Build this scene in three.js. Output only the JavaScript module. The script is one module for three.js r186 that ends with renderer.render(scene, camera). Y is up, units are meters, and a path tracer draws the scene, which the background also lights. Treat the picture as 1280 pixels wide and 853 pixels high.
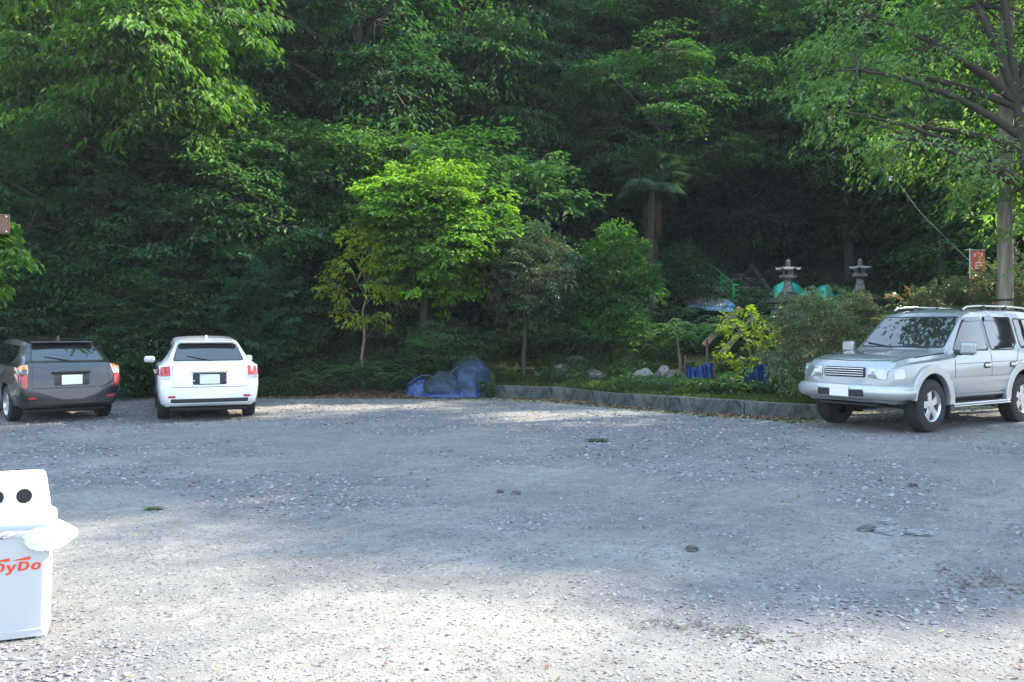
import * as THREE from 'three';
import { ImprovedNoise } from 'three/addons/math/ImprovedNoise.js';
import { mergeGeometries, mergeVertices, toCreasedNormals } from 'three/addons/utils/BufferGeometryUtils.js';
import { RoundedBoxGeometry } from 'three/addons/geometries/RoundedBoxGeometry.js';
import { TessellateModifier } from 'three/addons/modifiers/TessellateModifier.js';
import { TextGeometry } from 'three/addons/geometries/TextGeometry.js';
import { FontLoader } from 'three/addons/loaders/FontLoader.js';
import { Brush, Evaluator, SUBTRACTION } from 'three-bvh-csg';

// ---------------------------------------------------------------- camera, sky, sun, exposure
const scene = new THREE.Scene();
const EYE = 1.6, FPX = 1100, HORIZON = 412;              // eye height in metres, focal length and horizon row in photo pixels
const camera = new THREE.PerspectiveCamera(2 * Math.atan(426.5 / FPX) * 180 / Math.PI, 1024 / 682, 0.1, 400);
camera.position.set(0, EYE, 0);
camera.rotation.x = -Math.atan(14.5 / FPX);
scene.add(camera);

const SKY = 0.95;
const SUN_AZ = 66 * Math.PI / 180, SUN_EL = 37 * Math.PI / 180;
const sunDir = new THREE.Vector3(Math.sin(SUN_AZ) * Math.cos(SUN_EL), Math.sin(SUN_EL), -Math.cos(SUN_AZ) * Math.cos(SUN_EL));
{ // pale early-summer sky: blue overhead, whitening to the horizon, thin clouds all round, brighter haze towards the sun
  const W = 512, HH = 256, data = new Float32Array(W * HH * 4), n = new ImprovedNoise();
  for (let r = 0; r < HH; r++) for (let c = 0; c < W; c++) {
    const up = ((r + 0.5) / HH - 0.5) * Math.PI, az = ((c + 0.5) / W - 0.5) * 2 * Math.PI, y = Math.sin(up), x = Math.cos(az) * Math.cos(up), z = Math.sin(az) * Math.cos(up);
    const k = 2.2 / (Math.abs(y) + 0.25);
    let cl = 0, a = 0.5, f = 1; for (let i = 0; i < 4; i++) { cl += a * n.noise(x * k * f + 4, z * k * f, i * 3.7); a *= 0.5; f *= 2; }
    const cloud = Math.min(1, Math.max(0, cl * 1.6 + 0.42)), t = Math.pow(1 - Math.max(0, y), 2.2), cs = Math.max(0, x * sunDir.x + y * sunDir.y + z * sunDir.z), g = 0.35 * Math.pow(cs, 12);
    const air = [0.30 + 0.42 * t, 0.50 + 0.33 * t, 0.80 + 0.12 * t], q = y < 0 ? 0.3 : 1;
    for (let j = 0; j < 3; j++) data[(r * W + c) * 4 + j] = q * SKY * (air[j] * (1 - 0.5 * cloud) + [0.88, 0.93, 1][j] * 0.5 * cloud + g);
    data[(r * W + c) * 4 + 3] = 1;
  }
  const tex = new THREE.DataTexture(data, W, HH, THREE.RGBAFormat, THREE.FloatType);
  tex.mapping = THREE.EquirectangularReflectionMapping; tex.magFilter = tex.minFilter = THREE.LinearFilter; tex.needsUpdate = true;
  scene.background = tex; scene.environment = tex;
}
const sun = new THREE.DirectionalLight(new THREE.Color(1.0, 0.87, 0.68), 4.6);
sun.position.copy(sunDir).multiplyScalar(80);
sun.castShadow = true;
sun.shadow.radius = 1.4;
sun.shadow.mapSize.set(4096, 4096);
Object.assign(sun.shadow.camera, { left: -45, right: 45, top: 45, bottom: -45, near: 1, far: 220 });
scene.add(sun, sun.target);
const renderer = new THREE.WebGLRenderer({ antialias: true });
renderer.setSize(1024, 682);
renderer.shadowMap.enabled = true;
renderer.toneMapping = THREE.LinearToneMapping;
renderer.toneMappingExposure = 3.7;

// ---------------------------------------------------------------- helpers
const rng = (seed) => { let a = seed >>> 0; return () => { a = (a + 0x6D2B79F5) | 0; let t = Math.imul(a ^ (a >>> 15), 1 | a); t = (t + Math.imul(t ^ (t >>> 7), 61 | t)) ^ t; return ((t ^ (t >>> 14)) >>> 0) / 4294967296; }; };
const perlin = new ImprovedNoise();
const fbm = (x, y, z, n = 4) => { let s = 0, a = 0.5, f = 1; for (let i = 0; i < n; i++) { s += a * perlin.noise(x * f, y * f, z * f + i * 7.3); a *= 0.5; f *= 2.03; } return s; };
const sm = (a, b, x) => { const t = Math.min(1, Math.max(0, (x - a) / (b - a))); return t * t * (3 - 2 * t); };
const lerp = (a, b, t) => a + (b - a) * t;
const V = (x, y, z) => new THREE.Vector3(x, y, z);
const at = (px, py, d) => V((px - 640) / FPX * d, EYE + (HORIZON - py) / FPX * d, -d);   // a photo pixel at a depth in metres
const onGround = (px, py) => at(px, py, EYE * FPX / (py - HORIZON));
const taken = {};
const numbered = (n) => { const k = taken[n] = (taken[n] ?? -1) + 1; return k ? `${n}_${String(k).padStart(3, '0')}` : n; };
function shade(o) { o.castShadow = o.receiveShadow = true; return o; }
function tag(o, label, category, group, kind) { Object.assign(o.userData, { label, category }); if (group) o.userData.group = group; if (kind) o.userData.kind = kind; return o; }
function thing(name, label, category, pos = [0, 0, 0], turn = 0, group) {
  const g = new THREE.Group(); g.name = numbered(name); g.position.set(...pos); g.rotation.y = turn; scene.add(g); return tag(g, label, category, group);
}
function obj(name, geo, mat, parent) {
  const m = shade(new THREE.Mesh(geo, mat)); m.name = parent ? name : numbered(name); (parent ?? scene).add(m); return m;
}
function copyOf(o, pos, turn = 0, scale = 1, label, group) {
  const c = o.clone(); c.name = numbered(o.name.replace(/_\d{3}$/, '')); c.userData = { ...o.userData };
  c.position.set(...pos); c.rotation.set(0, turn, 0); if (typeof scale === 'number') c.scale.setScalar(scale); else c.scale.set(...scale);
  if (label) c.userData.label = label; if (group) c.userData.group = group;
  scene.add(c); return c;
}
function instanced(name, geo, mat, list, parent) {      // list of {m: Matrix4, c: Color}
  const im = new THREE.InstancedMesh(geo, mat, list.length); shade(im);
  list.forEach((e, i) => { im.setMatrixAt(i, e.m); if (e.c) im.setColorAt(i, e.c); });
  im.name = parent ? name : numbered(name); im.userData.kind = 'stuff'; (parent ?? scene).add(im); return im;
}
const M4 = (p, e, s) => new THREE.Matrix4().compose(p, new THREE.Quaternion().setFromEuler(e), typeof s === 'number' ? V(s, s, s) : s);
const lin = (r, g, b) => new THREE.Color().setRGB(r, g, b);
const std = (c, roughness = 0.9, o = {}) => new THREE.MeshStandardMaterial({ color: c, roughness, metalness: 0, side: THREE.DoubleSide, ...o });
const box = (w, h, d, x = 0, y = 0, z = 0, r = 0) => (r ? new RoundedBoxGeometry(w, h, d, 2, r) : new THREE.BoxGeometry(w, h, d)).translate(x, y, z);

// a growing triangle soup with normals and colours
class Soup {
  constructor() { this.p = []; this.n = []; this.c = []; this.i = []; }
  vert(x, y, z, nx, ny, nz, c) { this.p.push(x, y, z); this.n.push(nx, ny, nz); this.c.push(c[0], c[1], c[2]); return this.p.length / 3 - 1; }
  tube(pts, r0, r1, sides, c, wob = 0) {
    let prev = -1; const up = V(0, 1, 0), a = V(), b = V(), t = V();
    for (let k = 0; k < pts.length; k++) {
      t.subVectors(pts[Math.min(k + 1, pts.length - 1)], pts[Math.max(k - 1, 0)]).normalize();
      a.crossVectors(t, Math.abs(t.y) > 0.9 ? V(1, 0, 0) : up).normalize(); b.crossVectors(t, a).normalize();
      const r = lerp(r0, r1, k / (pts.length - 1)), row = this.p.length / 3;
      for (let s = 0; s < sides; s++) {
        const an = s / sides * Math.PI * 2, ca = Math.cos(an), sa = Math.sin(an), q = r * (1 + wob * Math.sin(an * 3 + k * 1.7));
        const nx = a.x * ca + b.x * sa, ny = a.y * ca + b.y * sa, nz = a.z * ca + b.z * sa;
        this.vert(pts[k].x + nx * q, pts[k].y + ny * q, pts[k].z + nz * q, nx, ny, nz, c);
      }
      if (prev >= 0) for (let s = 0; s < sides; s++) { const s2 = (s + 1) % sides; this.i.push(prev + s, prev + s2, row + s, prev + s2, row + s2, row + s); }
      prev = row;
    }
  }
  // one leaf: two triangles folded along the midrib
  leaf(p, d, n, L, W, c, fold = 0.18, droop = 0.15) {
    const s = new THREE.Vector3().crossVectors(d, n).normalize(), m = 0.42;
    const bx = p.x, by = p.y, bz = p.z, tx = bx + d.x * L - n.x * droop * L, ty = by + d.y * L - n.y * droop * L - droop * L * 0.5, tz = bz + d.z * L - n.z * droop * L;
    const f = fold * W, mx = bx + d.x * L * m + n.x * f, my = by + d.y * L * m + n.y * f, mz = bz + d.z * L * m + n.z * f, h = W / 2;
    const i0 = this.vert(bx, by, bz, n.x, n.y, n.z, c);
    const i1 = this.vert(mx + s.x * h, my + s.y * h, mz + s.z * h, n.x - s.x * 0.3, n.y - s.y * 0.3, n.z - s.z * 0.3, c);
    const i2 = this.vert(tx, ty, tz, n.x + d.x * 0.2, n.y + d.y * 0.2, n.z + d.z * 0.2, c);
    const i3 = this.vert(mx - s.x * h, my - s.y * h, mz - s.z * h, n.x + s.x * 0.3, n.y + s.y * 0.3, n.z + s.z * 0.3, c);
    this.i.push(i0, i1, i2, i0, i2, i3);
  }
  geo() {
    const g = new THREE.BufferGeometry();
    const n = new Float32Array(this.n);
    for (let k = 0; k < n.length; k += 3) { const l = Math.hypot(n[k], n[k + 1], n[k + 2]) || 1; n[k] /= l; n[k + 1] /= l; n[k + 2] /= l; }
    g.setAttribute('position', new THREE.BufferAttribute(new Float32Array(this.p), 3));
    g.setAttribute('normal', new THREE.BufferAttribute(n, 3));
    g.setAttribute('color', new THREE.BufferAttribute(new Float32Array(this.c), 3));
    g.setIndex(new THREE.BufferAttribute(new Uint32Array(this.i), 1));
    return g;
  }
}
function canvas(w, h, paint) { const c = document.createElement('canvas'); c.width = w; c.height = h; paint(c.getContext('2d'), w, h); return c; }
function canvasTex(c, color = true, rep) { const t = new THREE.CanvasTexture(c); if (color) t.colorSpace = THREE.SRGBColorSpace; t.wrapS = t.wrapT = THREE.RepeatWrapping; if (rep) t.repeat.set(...rep); return t; }

// ---------------------------------------------------------------- terrain
const edgePts = [[-60, 20.4], [-6, 20.5], [-3, 20.4], [-0.6, 20.7], [1.3, 19.6], [2.1, 18.4], [3.4, 16.8], [5.0, 15.6], [5.6, 15.8], [6.6, 17.4], [9, 18.2], [13, 18.4], [60, 18]];
function edge(x) { for (let k = 0; k < edgePts.length - 1; k++) { const [a, b] = edgePts[k], [c, d] = edgePts[k + 1]; if (x <= c) return lerp(b, d, (x - a) / (c - a)); } return 18; }
function H(x, z) {
  const d = -z, s = d - edge(x);
  if (s < 0) return 0;
  const wall = sm(-1.2, -0.5, x) * (1 - sm(5.2, 6.4, x));
  let h = lerp((0.16 + 0.2 * sm(-5.2, -3.6, x) * (1 + 0.8 * fbm(x * 0.9, 3, 2, 2))) * sm(0, 1.0, s), 0.25, wall);
  h += (0.75 * sm(20.8, 23, d) + 1.1 * sm(23.5, 28, d)) * sm(0.3, 2, s) + 0.5 * Math.max(0, d - 28.5);
  h += 0.1 * fbm(x * 0.7, z * 0.7, 3.1, 3) * sm(0.2, 1.5, s) + 0.9 * fbm(x * 0.12, z * 0.12, 9, 2) * sm(27, 33, d);
  return h;
}
const lotH = (x, z) => 0.035 * fbm(x * 0.35, z * 0.35, 1.7, 3) + 0.010 * fbm(x * 2.1, z * 2.1, 5.2, 2);

// crushed stone on packed dust: fine chips of many greys
{
  var gravelColor, gravelBump;
  const R = rng(11), S = 1024;
  const chips = [];
  for (let k = 0; k < 15000; k++) chips.push([R() * S, R() * S, 1.2 + Math.pow(R(), 4) * 7.5, R() * 6.28, R(), R(), 0.45 + 0.55 * R()]);
  const draw = (bump) => canvas(S, S, (g) => {
    g.fillStyle = bump ? '#555' : 'rgb(150,150,148)'; g.fillRect(0, 0, S, S);
    const im = g.getImageData(0, 0, S, S), R2 = rng(5);
    for (let y = 0; y < S; y++) for (let x = 0; x < S; x++) {
      const u = x / S * 6.2831, v = y / S * 6.2831;
      const w = perlin.noise(Math.cos(u) * 3 + 10, Math.sin(u) * 3 + Math.cos(v) * 3, Math.sin(v) * 3) * 16 + (R2() - 0.5) * (bump ? 60 : 46);
      const k = (y * S + x) * 4; im.data[k] += w; im.data[k + 1] += w; im.data[k + 2] += w;
    }
    g.putImageData(im, 0, 0);
    for (const [x, y, r, a, t, q, asp] of chips) for (const ox of [-S, 0, S]) for (const oy of [-S, 0, S]) {
      const X = x + ox, Y = y + oy; if (X < -10 || X > S + 10 || Y < -10 || Y > S + 10) continue;
      const v = bump ? 90 + 150 * q : 82 + 120 * Math.pow(t, 1.3);
      g.fillStyle = bump ? `rgb(${v | 0},${v | 0},${v | 0})` : `rgb(${(v - 3 + q * 8) | 0},${v | 0},${(v + 6 - q * 10) | 0})`;
      g.beginPath();
      for (let j = 0; j < 6; j++) { const an = a + j * 1.047 + Math.sin(j * 9 + t * 20) * 0.3, rr = r * (0.7 + 0.3 * Math.sin(j * 5 + q * 30)); g.lineTo(X + Math.cos(an) * rr, Y + Math.sin(an) * rr * asp); }
      g.fill();
    }
  });
  gravelColor = canvasTex(draw(false)); gravelBump = canvasTex(draw(true), false);
}
{
  // lot: one sheet, finer near the camera
  const xs = [], zs = [];
  for (let x = -70; x <= 70; x += Math.abs(x) < 12 ? 0.16 : 2) xs.push(x);
  for (let z = 40; z >= -75; z -= z < 0 && z > -22 ? 0.14 : 2.5) zs.push(z);
  const g = new THREE.BufferGeometry(), p = [], uv = [], col = [], ix = [];
  for (const z of zs) for (const x of xs) {
    const under = -z > edge(x) + 0.35;
    p.push(x, under ? -0.35 : lotH(x, z), z);
    uv.push(x / 2.6 + 0.02 * fbm(x * .3, z * .3, 2, 2), z / 2.6);
    // sandy dust in the trodden front, blue-grey crushed slate further in, with ragged patches between them
    const n = fbm(x * 0.45, z * 0.45, 4.4, 4), n2 = fbm(x * 1.7, z * 1.7, 8.4, 3);
    const sand = sm(-0.12, 0.14, n * 0.9 + n2 * 0.25 + 0.02);
    const fine = sm(0.02, 0.2, fbm(x * 0.22 + 3, z * 0.5, 2.4, 3) + 0.1);
    const v = 1 + 0.35 * n2 + 0.2 * n + 0.12 * fine;
    const c = [lerp(0.45, 0.53, sand) * v, lerp(0.455, 0.525, sand) * v, lerp(0.465, 0.505, sand) * v];
    const moss = sm(0.0, 0.25, fbm(x * 0.9, z * 0.9, 12, 3) + sm(1.5, 0.0, edge(x) + z) * 0.35 - 0.18) * sm(2.2, 0.4, edge(x) + z) * (x > -2.5 ? 1 : 0.2);
    c[0] = lerp(c[0], 0.36, moss); c[1] = lerp(c[1], 0.46, moss); c[2] = lerp(c[2], 0.16, moss);
    col.push(...c);
  }
  const nx = xs.length;
  for (let j = 0; j < zs.length - 1; j++) for (let i = 0; i < nx - 1; i++) { const a = j * nx + i; ix.push(a, a + 1, a + nx, a + 1, a + nx + 1, a + nx); }
  g.setAttribute('position', new THREE.Float32BufferAttribute(p, 3)); g.setAttribute('uv', new THREE.Float32BufferAttribute(uv, 2)); g.setAttribute('color', new THREE.Float32BufferAttribute(col, 3));
  g.setIndex(ix.map((_, k) => ix[k - k % 3 + [0, 2, 1][k % 3]].valueOf())); g.computeVertexNormals();
  if (g.attributes.normal.getY(0) < 0) { g.setIndex(ix); g.computeVertexNormals(); }
  obj('gravel_lot', g, new THREE.MeshStandardMaterial({ map: gravelColor, bumpMap: gravelBump, bumpScale: 0.012, vertexColors: true, roughness: 0.95 })).userData.kind = 'structure';
}
{
  // hillside: soil under leaf litter behind the lot's edge
  const xs = [], ss = []; for (let x = -60; x <= 60; x += Math.abs(x) < 12 ? 0.25 : 1.2) xs.push(x);
  for (let s = -0.2; s < 90; s += s < 12 ? 0.2 : 1.2) ss.push(s);
  const p = [], col = [], ix = [], g = new THREE.BufferGeometry();
  for (const s of ss) for (const x of xs) {
    const z = -(edge(x) + s); p.push(x, s < 0.1 ? -0.08 : H(x, z), z);
    const n = fbm(x * 0.8, z * 0.8, 1.4, 4), n2 = fbm(x * 5, z * 5, 6.4, 2), gr = sm(-0.1, 0.15, n), v = 1 + 0.8 * n2;
    const bed = sm(-1, -0.3, x) * (1 - sm(5.5, 6.5, x)) * (1 - sm(21, 23.5, -z)), och = sm(-0.15, 0.1, fbm(x * 1.3, z * 1.3, 2.2, 3));
    if (bed > 0.5) { const w = 1 + 0.5 * n2; col.push(lerp(0.07, 0.17, och) * w, lerp(0.12, 0.155, och) * w, lerp(0.025, 0.045, och) * w); continue; }
    col.push(lerp(0.085, 0.075, gr) * v * .7, lerp(0.062, 0.095, gr) * v * .7, lerp(0.04, 0.03, gr) * v * .7);
  }
  const nx = xs.length;
  for (let j = 0; j < ss.length - 1; j++) for (let i = 0; i < nx - 1; i++) { const a = j * nx + i; ix.push(a, a + 1, a + nx, a + 1, a + nx + 1, a + nx); }
  g.setAttribute('position', new THREE.Float32BufferAttribute(p, 3)); g.setAttribute('color', new THREE.Float32BufferAttribute(col, 3)); g.setIndex(ix); g.computeVertexNormals();
  obj('hillside', g, std(0xffffff, 1, { vertexColors: true })).userData.kind = 'structure';
}

// ---------------------------------------------------------------- vegetation
const leafMat = (t = 0.4, coat = 0.35, cr = 0.4) => new THREE.MeshPhysicalMaterial({ color: 0xffffff, vertexColors: true, roughness: 1, transmission: t, thickness: 0, clearcoat: coat, clearcoatRoughness: cr, side: THREE.DoubleSide, specularIntensity: 0.15 });
const LM = { soft: leafMat(0.45, 0.06, 0.4), gloss: leafMat(0.3, 0.3, 0.28), thin: leafMat(0.5, 0.06, 0.4) };
const barkMat = std(0xffffff, 0.95, { vertexColors: true });
const dirs = (R) => { const y = R() * 2 - 1, a = R() * 6.2832, q = Math.sqrt(1 - y * y); return V(q * Math.cos(a), y, q * Math.sin(a)); };
/* o: seed, trunk [height, radius, lean x, lean z], lobes n, centre y, radii R and Ry, lobe radius lr, clumps per lobe, leaves per clump, spray size, flat 0..1, leaf [length, width], colours */
function growTree(o) {
  const R = rng(o.seed), wood = new Soup(), leaf = new Soup();
  const bark = o.bark ?? [0.05, 0.043, 0.03];
  const [th, tr, lx = 0, lz = 0] = o.trunk;
  const trunkPts = []; for (let k = 0; k <= 7; k++) { const t = k / 7; trunkPts.push(V(lx * t * t + 0.06 * Math.sin(k * 1.9 + o.seed) * t, th * t - 0.25 * (1 - t), lz * t * t + 0.06 * Math.cos(k * 1.3 + o.seed) * t)); }
  wood.tube(trunkPts, tr, tr * 0.4, 8, bark, 0.08);
  const lobes = o.lobeList?.map(([x, y, z, r]) => ({ c: V(x, y, z), r })) ?? [];
  if (!o.lobeList) for (let k = 0; k < o.lobes; k++) {
    const a = k * 2.39996 + R() * 0.7, y = 1 - 2 * (k + 0.5) / o.lobes, q = Math.sqrt(1 - y * y), rad = 0.55 + 0.45 * R();
    lobes.push({ c: V(lx + q * Math.cos(a) * o.R * rad, o.cy + y * o.Ry * rad, lz + q * Math.sin(a) * o.R * rad), r: o.lr * (0.7 + 0.6 * R()) });
  }
  const crownC = V(0, 0, 0); lobes.forEach(l => crownC.add(l.c)); crownC.divideScalar(lobes.length);
  for (const l of lobes) {
    // limb from the trunk, leaving it below the lobe
    const f = Math.min(0.98, Math.max(0.25, (l.c.y - (l.c.distanceTo(V(lx, l.c.y, lz))) * (o.rise ?? 0.6)) / th)), k0 = Math.min(6, Math.floor(f * 7));
    const b = trunkPts[k0].clone().lerp(trunkPts[k0 + 1], f * 7 - k0 > 1 ? 1 : f * 7 - k0), mid = b.clone().lerp(l.c, 0.5).add(V((R() - .5) * 0.3, 0.12 * b.distanceTo(l.c), (R() - .5) * 0.3));
    const cv = new THREE.QuadraticBezierCurve3(b, mid, l.c);
    const lr0 = tr * 0.42 * Math.sqrt(Math.min(1.3, l.r));
    wood.tube(cv.getPoints(5), lr0, lr0 * 0.35, 5, bark);
    const hueL = (R() - 0.5) * 2;
    const nc = Math.round(o.clumps * l.r * l.r / (o.lr * o.lr) + 1);
    for (let c = 0; c < nc; c++) {
      const u = dirs(R); u.y *= 0.75; const out = u.clone();
      const p = l.c.clone().addScaledVector(u, l.r * Math.pow(R(), 0.45));
      if (p.y < (o.floor ?? 0.15)) continue;
      out.add(p.clone().sub(crownC).normalize().multiplyScalar(0.8)); out.y = out.y * (1 - o.flat) - 0.12 * o.flat; out.normalize();
      wood.tube([l.c.clone(), l.c.clone().lerp(p, 0.55).add(V(0, 0.05, 0)), p], lr0 * 0.3, 0.006, 3, bark);
      const nrm = V((R() - .5) * 0.9 * (1 - o.flat * 0.5), 1, (R() - .5) * 0.9 * (1 - o.flat * 0.5)).addScaledVector(u, 0.9 * (1 - o.flat)).normalize();
      const side = V().crossVectors(out, nrm).normalize(); nrm.crossVectors(side, out).normalize();
      const tint = 1 + (R() - .5) * 0.5, S = o.spray * (0.7 + 0.6 * R()), twigs = o.twigs ?? 6;
      const young = R() < (o.young ?? 0);
      for (let k = 0; k < o.leaves; k++) {
        const tw = k % twigs, an = (tw / (twigs - 1) - 0.5) * (o.fan ?? 2.6), t = Math.pow(R(), 0.7);
        const td = out.clone().multiplyScalar(Math.cos(an)).addScaledVector(side, Math.sin(an));
        const q = p.clone().addScaledVector(td, t * S).addScaledVector(nrm, (R() - .5) * (o.thick ?? 0.25) * S).add(V((R() - .5) * 0.12 * S, -0.35 * t * t * S * (o.sag ?? 0.5), (R() - .5) * 0.12 * S));
        const sgn = R() < 0.5 ? 1 : -1, ld = td.clone().multiplyScalar(0.7).addScaledVector(side, Math.cos(an) * sgn * 0.7).addScaledVector(out, -Math.sin(an) * sgn * 0.7).add(V((R() - .5) * .5, (R() - .5) * .5 - (o.hang ?? 0.2), (R() - .5) * .5)).normalize();
        const ln = nrm.clone().add(V((R() - .5) * (o.rough ?? 0.9), (R() - .5) * 0.4, (R() - .5) * (o.rough ?? 0.9))).normalize();
        const sc = 0.7 + 0.6 * R(), cc = young && o.c3 ? o.c3 : o.c1, m = Math.min(1, Math.max(0, 0.5 + hueL * 0.3 + (R() - .5) * 0.9)), tt = tint * (0.8 + 0.4 * R());
        leaf.leaf(q, ld, ln, o.leaf[0] * sc, o.leaf[1] * sc, [lerp(cc[0], o.c2[0], m) * tt, lerp(cc[1], o.c2[1], m) * tt, lerp(cc[2], o.c2[2], m) * tt], 0.18, o.droop ?? 0.15);
      }
    }
  }
  return { wood: wood.geo(), leaf: leaf.geo() };
}
function treeThing(name, o, mat, label, category, pos, turn = 0, group, parts = ['trunk', 'crown']) {
  const g = growTree(o), t = thing(name, label, category, pos, turn, group);
  obj(parts[0], g.wood, barkMat, t); obj(parts[1], g.leaf, mat, t).userData.kind = 'stuff';
  return t;
}
const GREEN = { // linear leaf colours
  bright: [[0.06, 0.17, 0.012], [0.11, 0.24, 0.015]], mid: [[0.035, 0.12, 0.018], [0.06, 0.16, 0.02]], dark: [[0.02, 0.07, 0.018], [0.035, 0.10, 0.022]],
  maple: [[0.10, 0.26, 0.01], [0.16, 0.32, 0.012]], blue: [[0.028, 0.10, 0.04], [0.05, 0.14, 0.05]], lime: [[0.18, 0.30, 0.012], [0.25, 0.35, 0.015]],
};
const gp = (px, d, py) => { const x = (px - 640) / FPX * d; return [x, H(x, -d), -d]; };

// trees and shrubs that can be told apart along the lot's edge
treeThing('chestnut_tree', { seed: 3, trunk: [9, 0.26, 0.8, 0.4], lobes: 15, cy: 8.4, R: 3.6, Ry: 2.7, lr: 1.05, clumps: 20, leaves: 64, spray: 0.72, flat: 0.75, leaf: [0.17, 0.075], c1: GREEN.bright[0], c2: GREEN.bright[1], hang: 0.45, droop: 0.25, sag: 0.9, rough: 0.8 },
  LM.thin, 'tall sunlit tree with long drooping bright leaves, spreading high above the black car', 'tree', gp(120, 21.5));
treeThing('evergreen_oak', { seed: 5, trunk: [5.5, 0.2, 0.2, 0], lobes: 18, cy: 4.2, R: 2.0, Ry: 2.7, lr: 0.95, clumps: 24, leaves: 52, spray: 0.5, flat: 0.25, leaf: [0.13, 0.055], c1: GREEN.dark[0], c2: GREEN.mid[0], floor: 0.6 },
  LM.gloss, 'dark broad evergreen with small glossy leaves directly behind the black car', 'tree', gp(85, 21.6));
treeThing('evergreen_oak', { seed: 6, trunk: [5.0, 0.18, 0.1, 0], lobes: 16, cy: 3.7, R: 1.7, Ry: 2.5, lr: 0.9, clumps: 24, leaves: 52, spray: 0.5, flat: 0.25, leaf: [0.13, 0.055], c1: GREEN.dark[0], c2: GREEN.blue[1], floor: 0.6 },
  LM.gloss, 'dark bluish evergreen rising behind the gap between the black and white cars', 'tree', gp(195, 22.2));
treeThing('spreading_tree', { seed: 7, trunk: [5.2, 0.16, 0.4, 0.3], lobes: 20, cy: 4.3, R: 2.3, Ry: 2.0, lr: 0.95, clumps: 24, leaves: 50, spray: 0.62, flat: 0.6, leaf: [0.14, 0.06], c1: GREEN.mid[0], c2: GREEN.mid[1], floor: 0.8 },
  LM.soft, 'leafy mid green tree with layered sprays behind the white car', 'tree', gp(330, 23.2));
treeThing('camellia_bush', { seed: 8, trunk: [2.6, 0.08, 0, 0], lobes: 16, cy: 2.0, R: 0.85, Ry: 1.6, lr: 0.55, clumps: 22, leaves: 44, spray: 0.3, flat: 0.1, leaf: [0.1, 0.05], c1: GREEN.dark[0], c2: GREEN.blue[0], floor: 0.1 },
  LM.gloss, 'tall dense dark glossy bush beside the tail of the white car', 'bush', gp(318, 20.9), 0, null, ['stem', 'foliage']);
treeThing('maple_tree', { seed: 9, trunk: [4.2, 0.13, 0.3, 0.2], lobes: 22, cy: 3.35, R: 1.45, Ry: 1.4, lr: 0.7, clumps: 30, leaves: 50, spray: 0.5, flat: 0.7, leaf: [0.12, 0.085], c1: GREEN.maple[0], c2: GREEN.maple[1], floor: 1.0, thick: 0.2 },
  LM.thin, 'bright yellow-green maple with rounded sunlit crown behind the blue covered heap', 'tree', gp(528, 22.0));
treeThing('maple_tree', { seed: 10, trunk: [4.4, 0.13, 0.3, 0.2], lobes: 20, cy: 4.5, R: 1.9, Ry: 1.3, lr: 0.8, clumps: 28, leaves: 50, spray: 0.55, flat: 0.75, leaf: [0.12, 0.08], c1: GREEN.mid[1], c2: GREEN.maple[0], floor: 1.5, thick: 0.2 },
  LM.thin, 'mid green maple standing just behind the bright yellow-green one', 'tree', gp(440, 24.3));
treeThing('young_tree', { seed: 12, trunk: [2.2, 0.045, 0.1, 0], lobeList: [[0.3, 3.2, 0.1, 0.35], [-0.35, 3.0, 0, 0.35], [0.0, 3.6, 0.1, 0.3], [0.55, 2.5, 0.1, 0.3], [-0.6, 2.4, 0.2, 0.3], [0.2, 2.6, 0.3, 0.28], [0.45, 1.7, 0.2, 0.2], [-0.3, 1.9, .2, 0.2]], clumps: 8, lr: 0.35, leaves: 26, spray: 0.34, flat: 0.0, leaf: [0.135, 0.05], c1: GREEN.lime[0], c2: GREEN.lime[1], bark: [0.16, 0.12, 0.075], rise: 1.1, floor: 0.6 },
  LM.thin, 'thin young tree with bare forked stems and sparse lime leaves', 'tree', gp(452, 20.9));
treeThing('azalea_bush', { seed: 13, trunk: [0.7, 0.05, 0, 0], lobes: 14, cy: 0.75, R: 0.95, Ry: 0.55, lr: 0.5, clumps: 30, leaves: 40, spray: 0.34, flat: 0.85, leaf: [0.06, 0.03], c1: GREEN.mid[0], c2: GREEN.mid[1], floor: 0.05, thick: 0.15 },
  LM.soft, 'low layered mound of a bush beneath the bright maple', 'bush', gp(552, 21.5), 0, null, ['stem', 'foliage']);
treeThing('camellia_tree', { seed: 14, trunk: [2.6, 0.06, 0.05, 0], lobes: 16, cy: 2.55, R: 0.95, Ry: 1.15, lr: 0.5, clumps: 26, leaves: 42, spray: 0.3, flat: 0.1, leaf: [0.09, 0.042], c1: [0.07, 0.11, 0.045], c2: [0.05, 0.11, 0.05], c3: [0.16, 0.10, 0.06], young: 0.18, floor: 1.2 },
  LM.gloss, 'small round-headed tree with dull glossy leaves and bronze tips on a bare stem', 'tree', gp(655, 21.6));
treeThing('bay_tree', { seed: 15, trunk: [3.2, 0.07, 0, 0], lobeList: [[0, 3.1, 0, .4], [-.35, 2.6, .1, .45], [.35, 2.7, 0, .45], [0, 2.2, .3, .5], [-.55, 1.8, 0, .45], [.55, 1.9, .1, .5], [0, 1.5, .3, .5], [-.5, 1.1, .1, .42], [.4, 1.1, .2, .42], [0.65, 2.3, 0, .35], [-.7, 2.4, -.1, .3], [.1, .8, .2, .35], [0, 1.8, -.5, .5], [0, 2.6, -.4, .4]], clumps: 28, lr: 0.45, leaves: 40, spray: 0.34, flat: 0.15, leaf: [0.1, 0.04], c1: GREEN.mid[0], c2: GREEN.mid[1], c3: GREEN.maple[0], young: 0.15, floor: 0.3 },
  LM.soft, 'upright leafy green tree with an uneven crown between the round-headed tree and the palm', 'tree', gp(768, 22.3));
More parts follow.
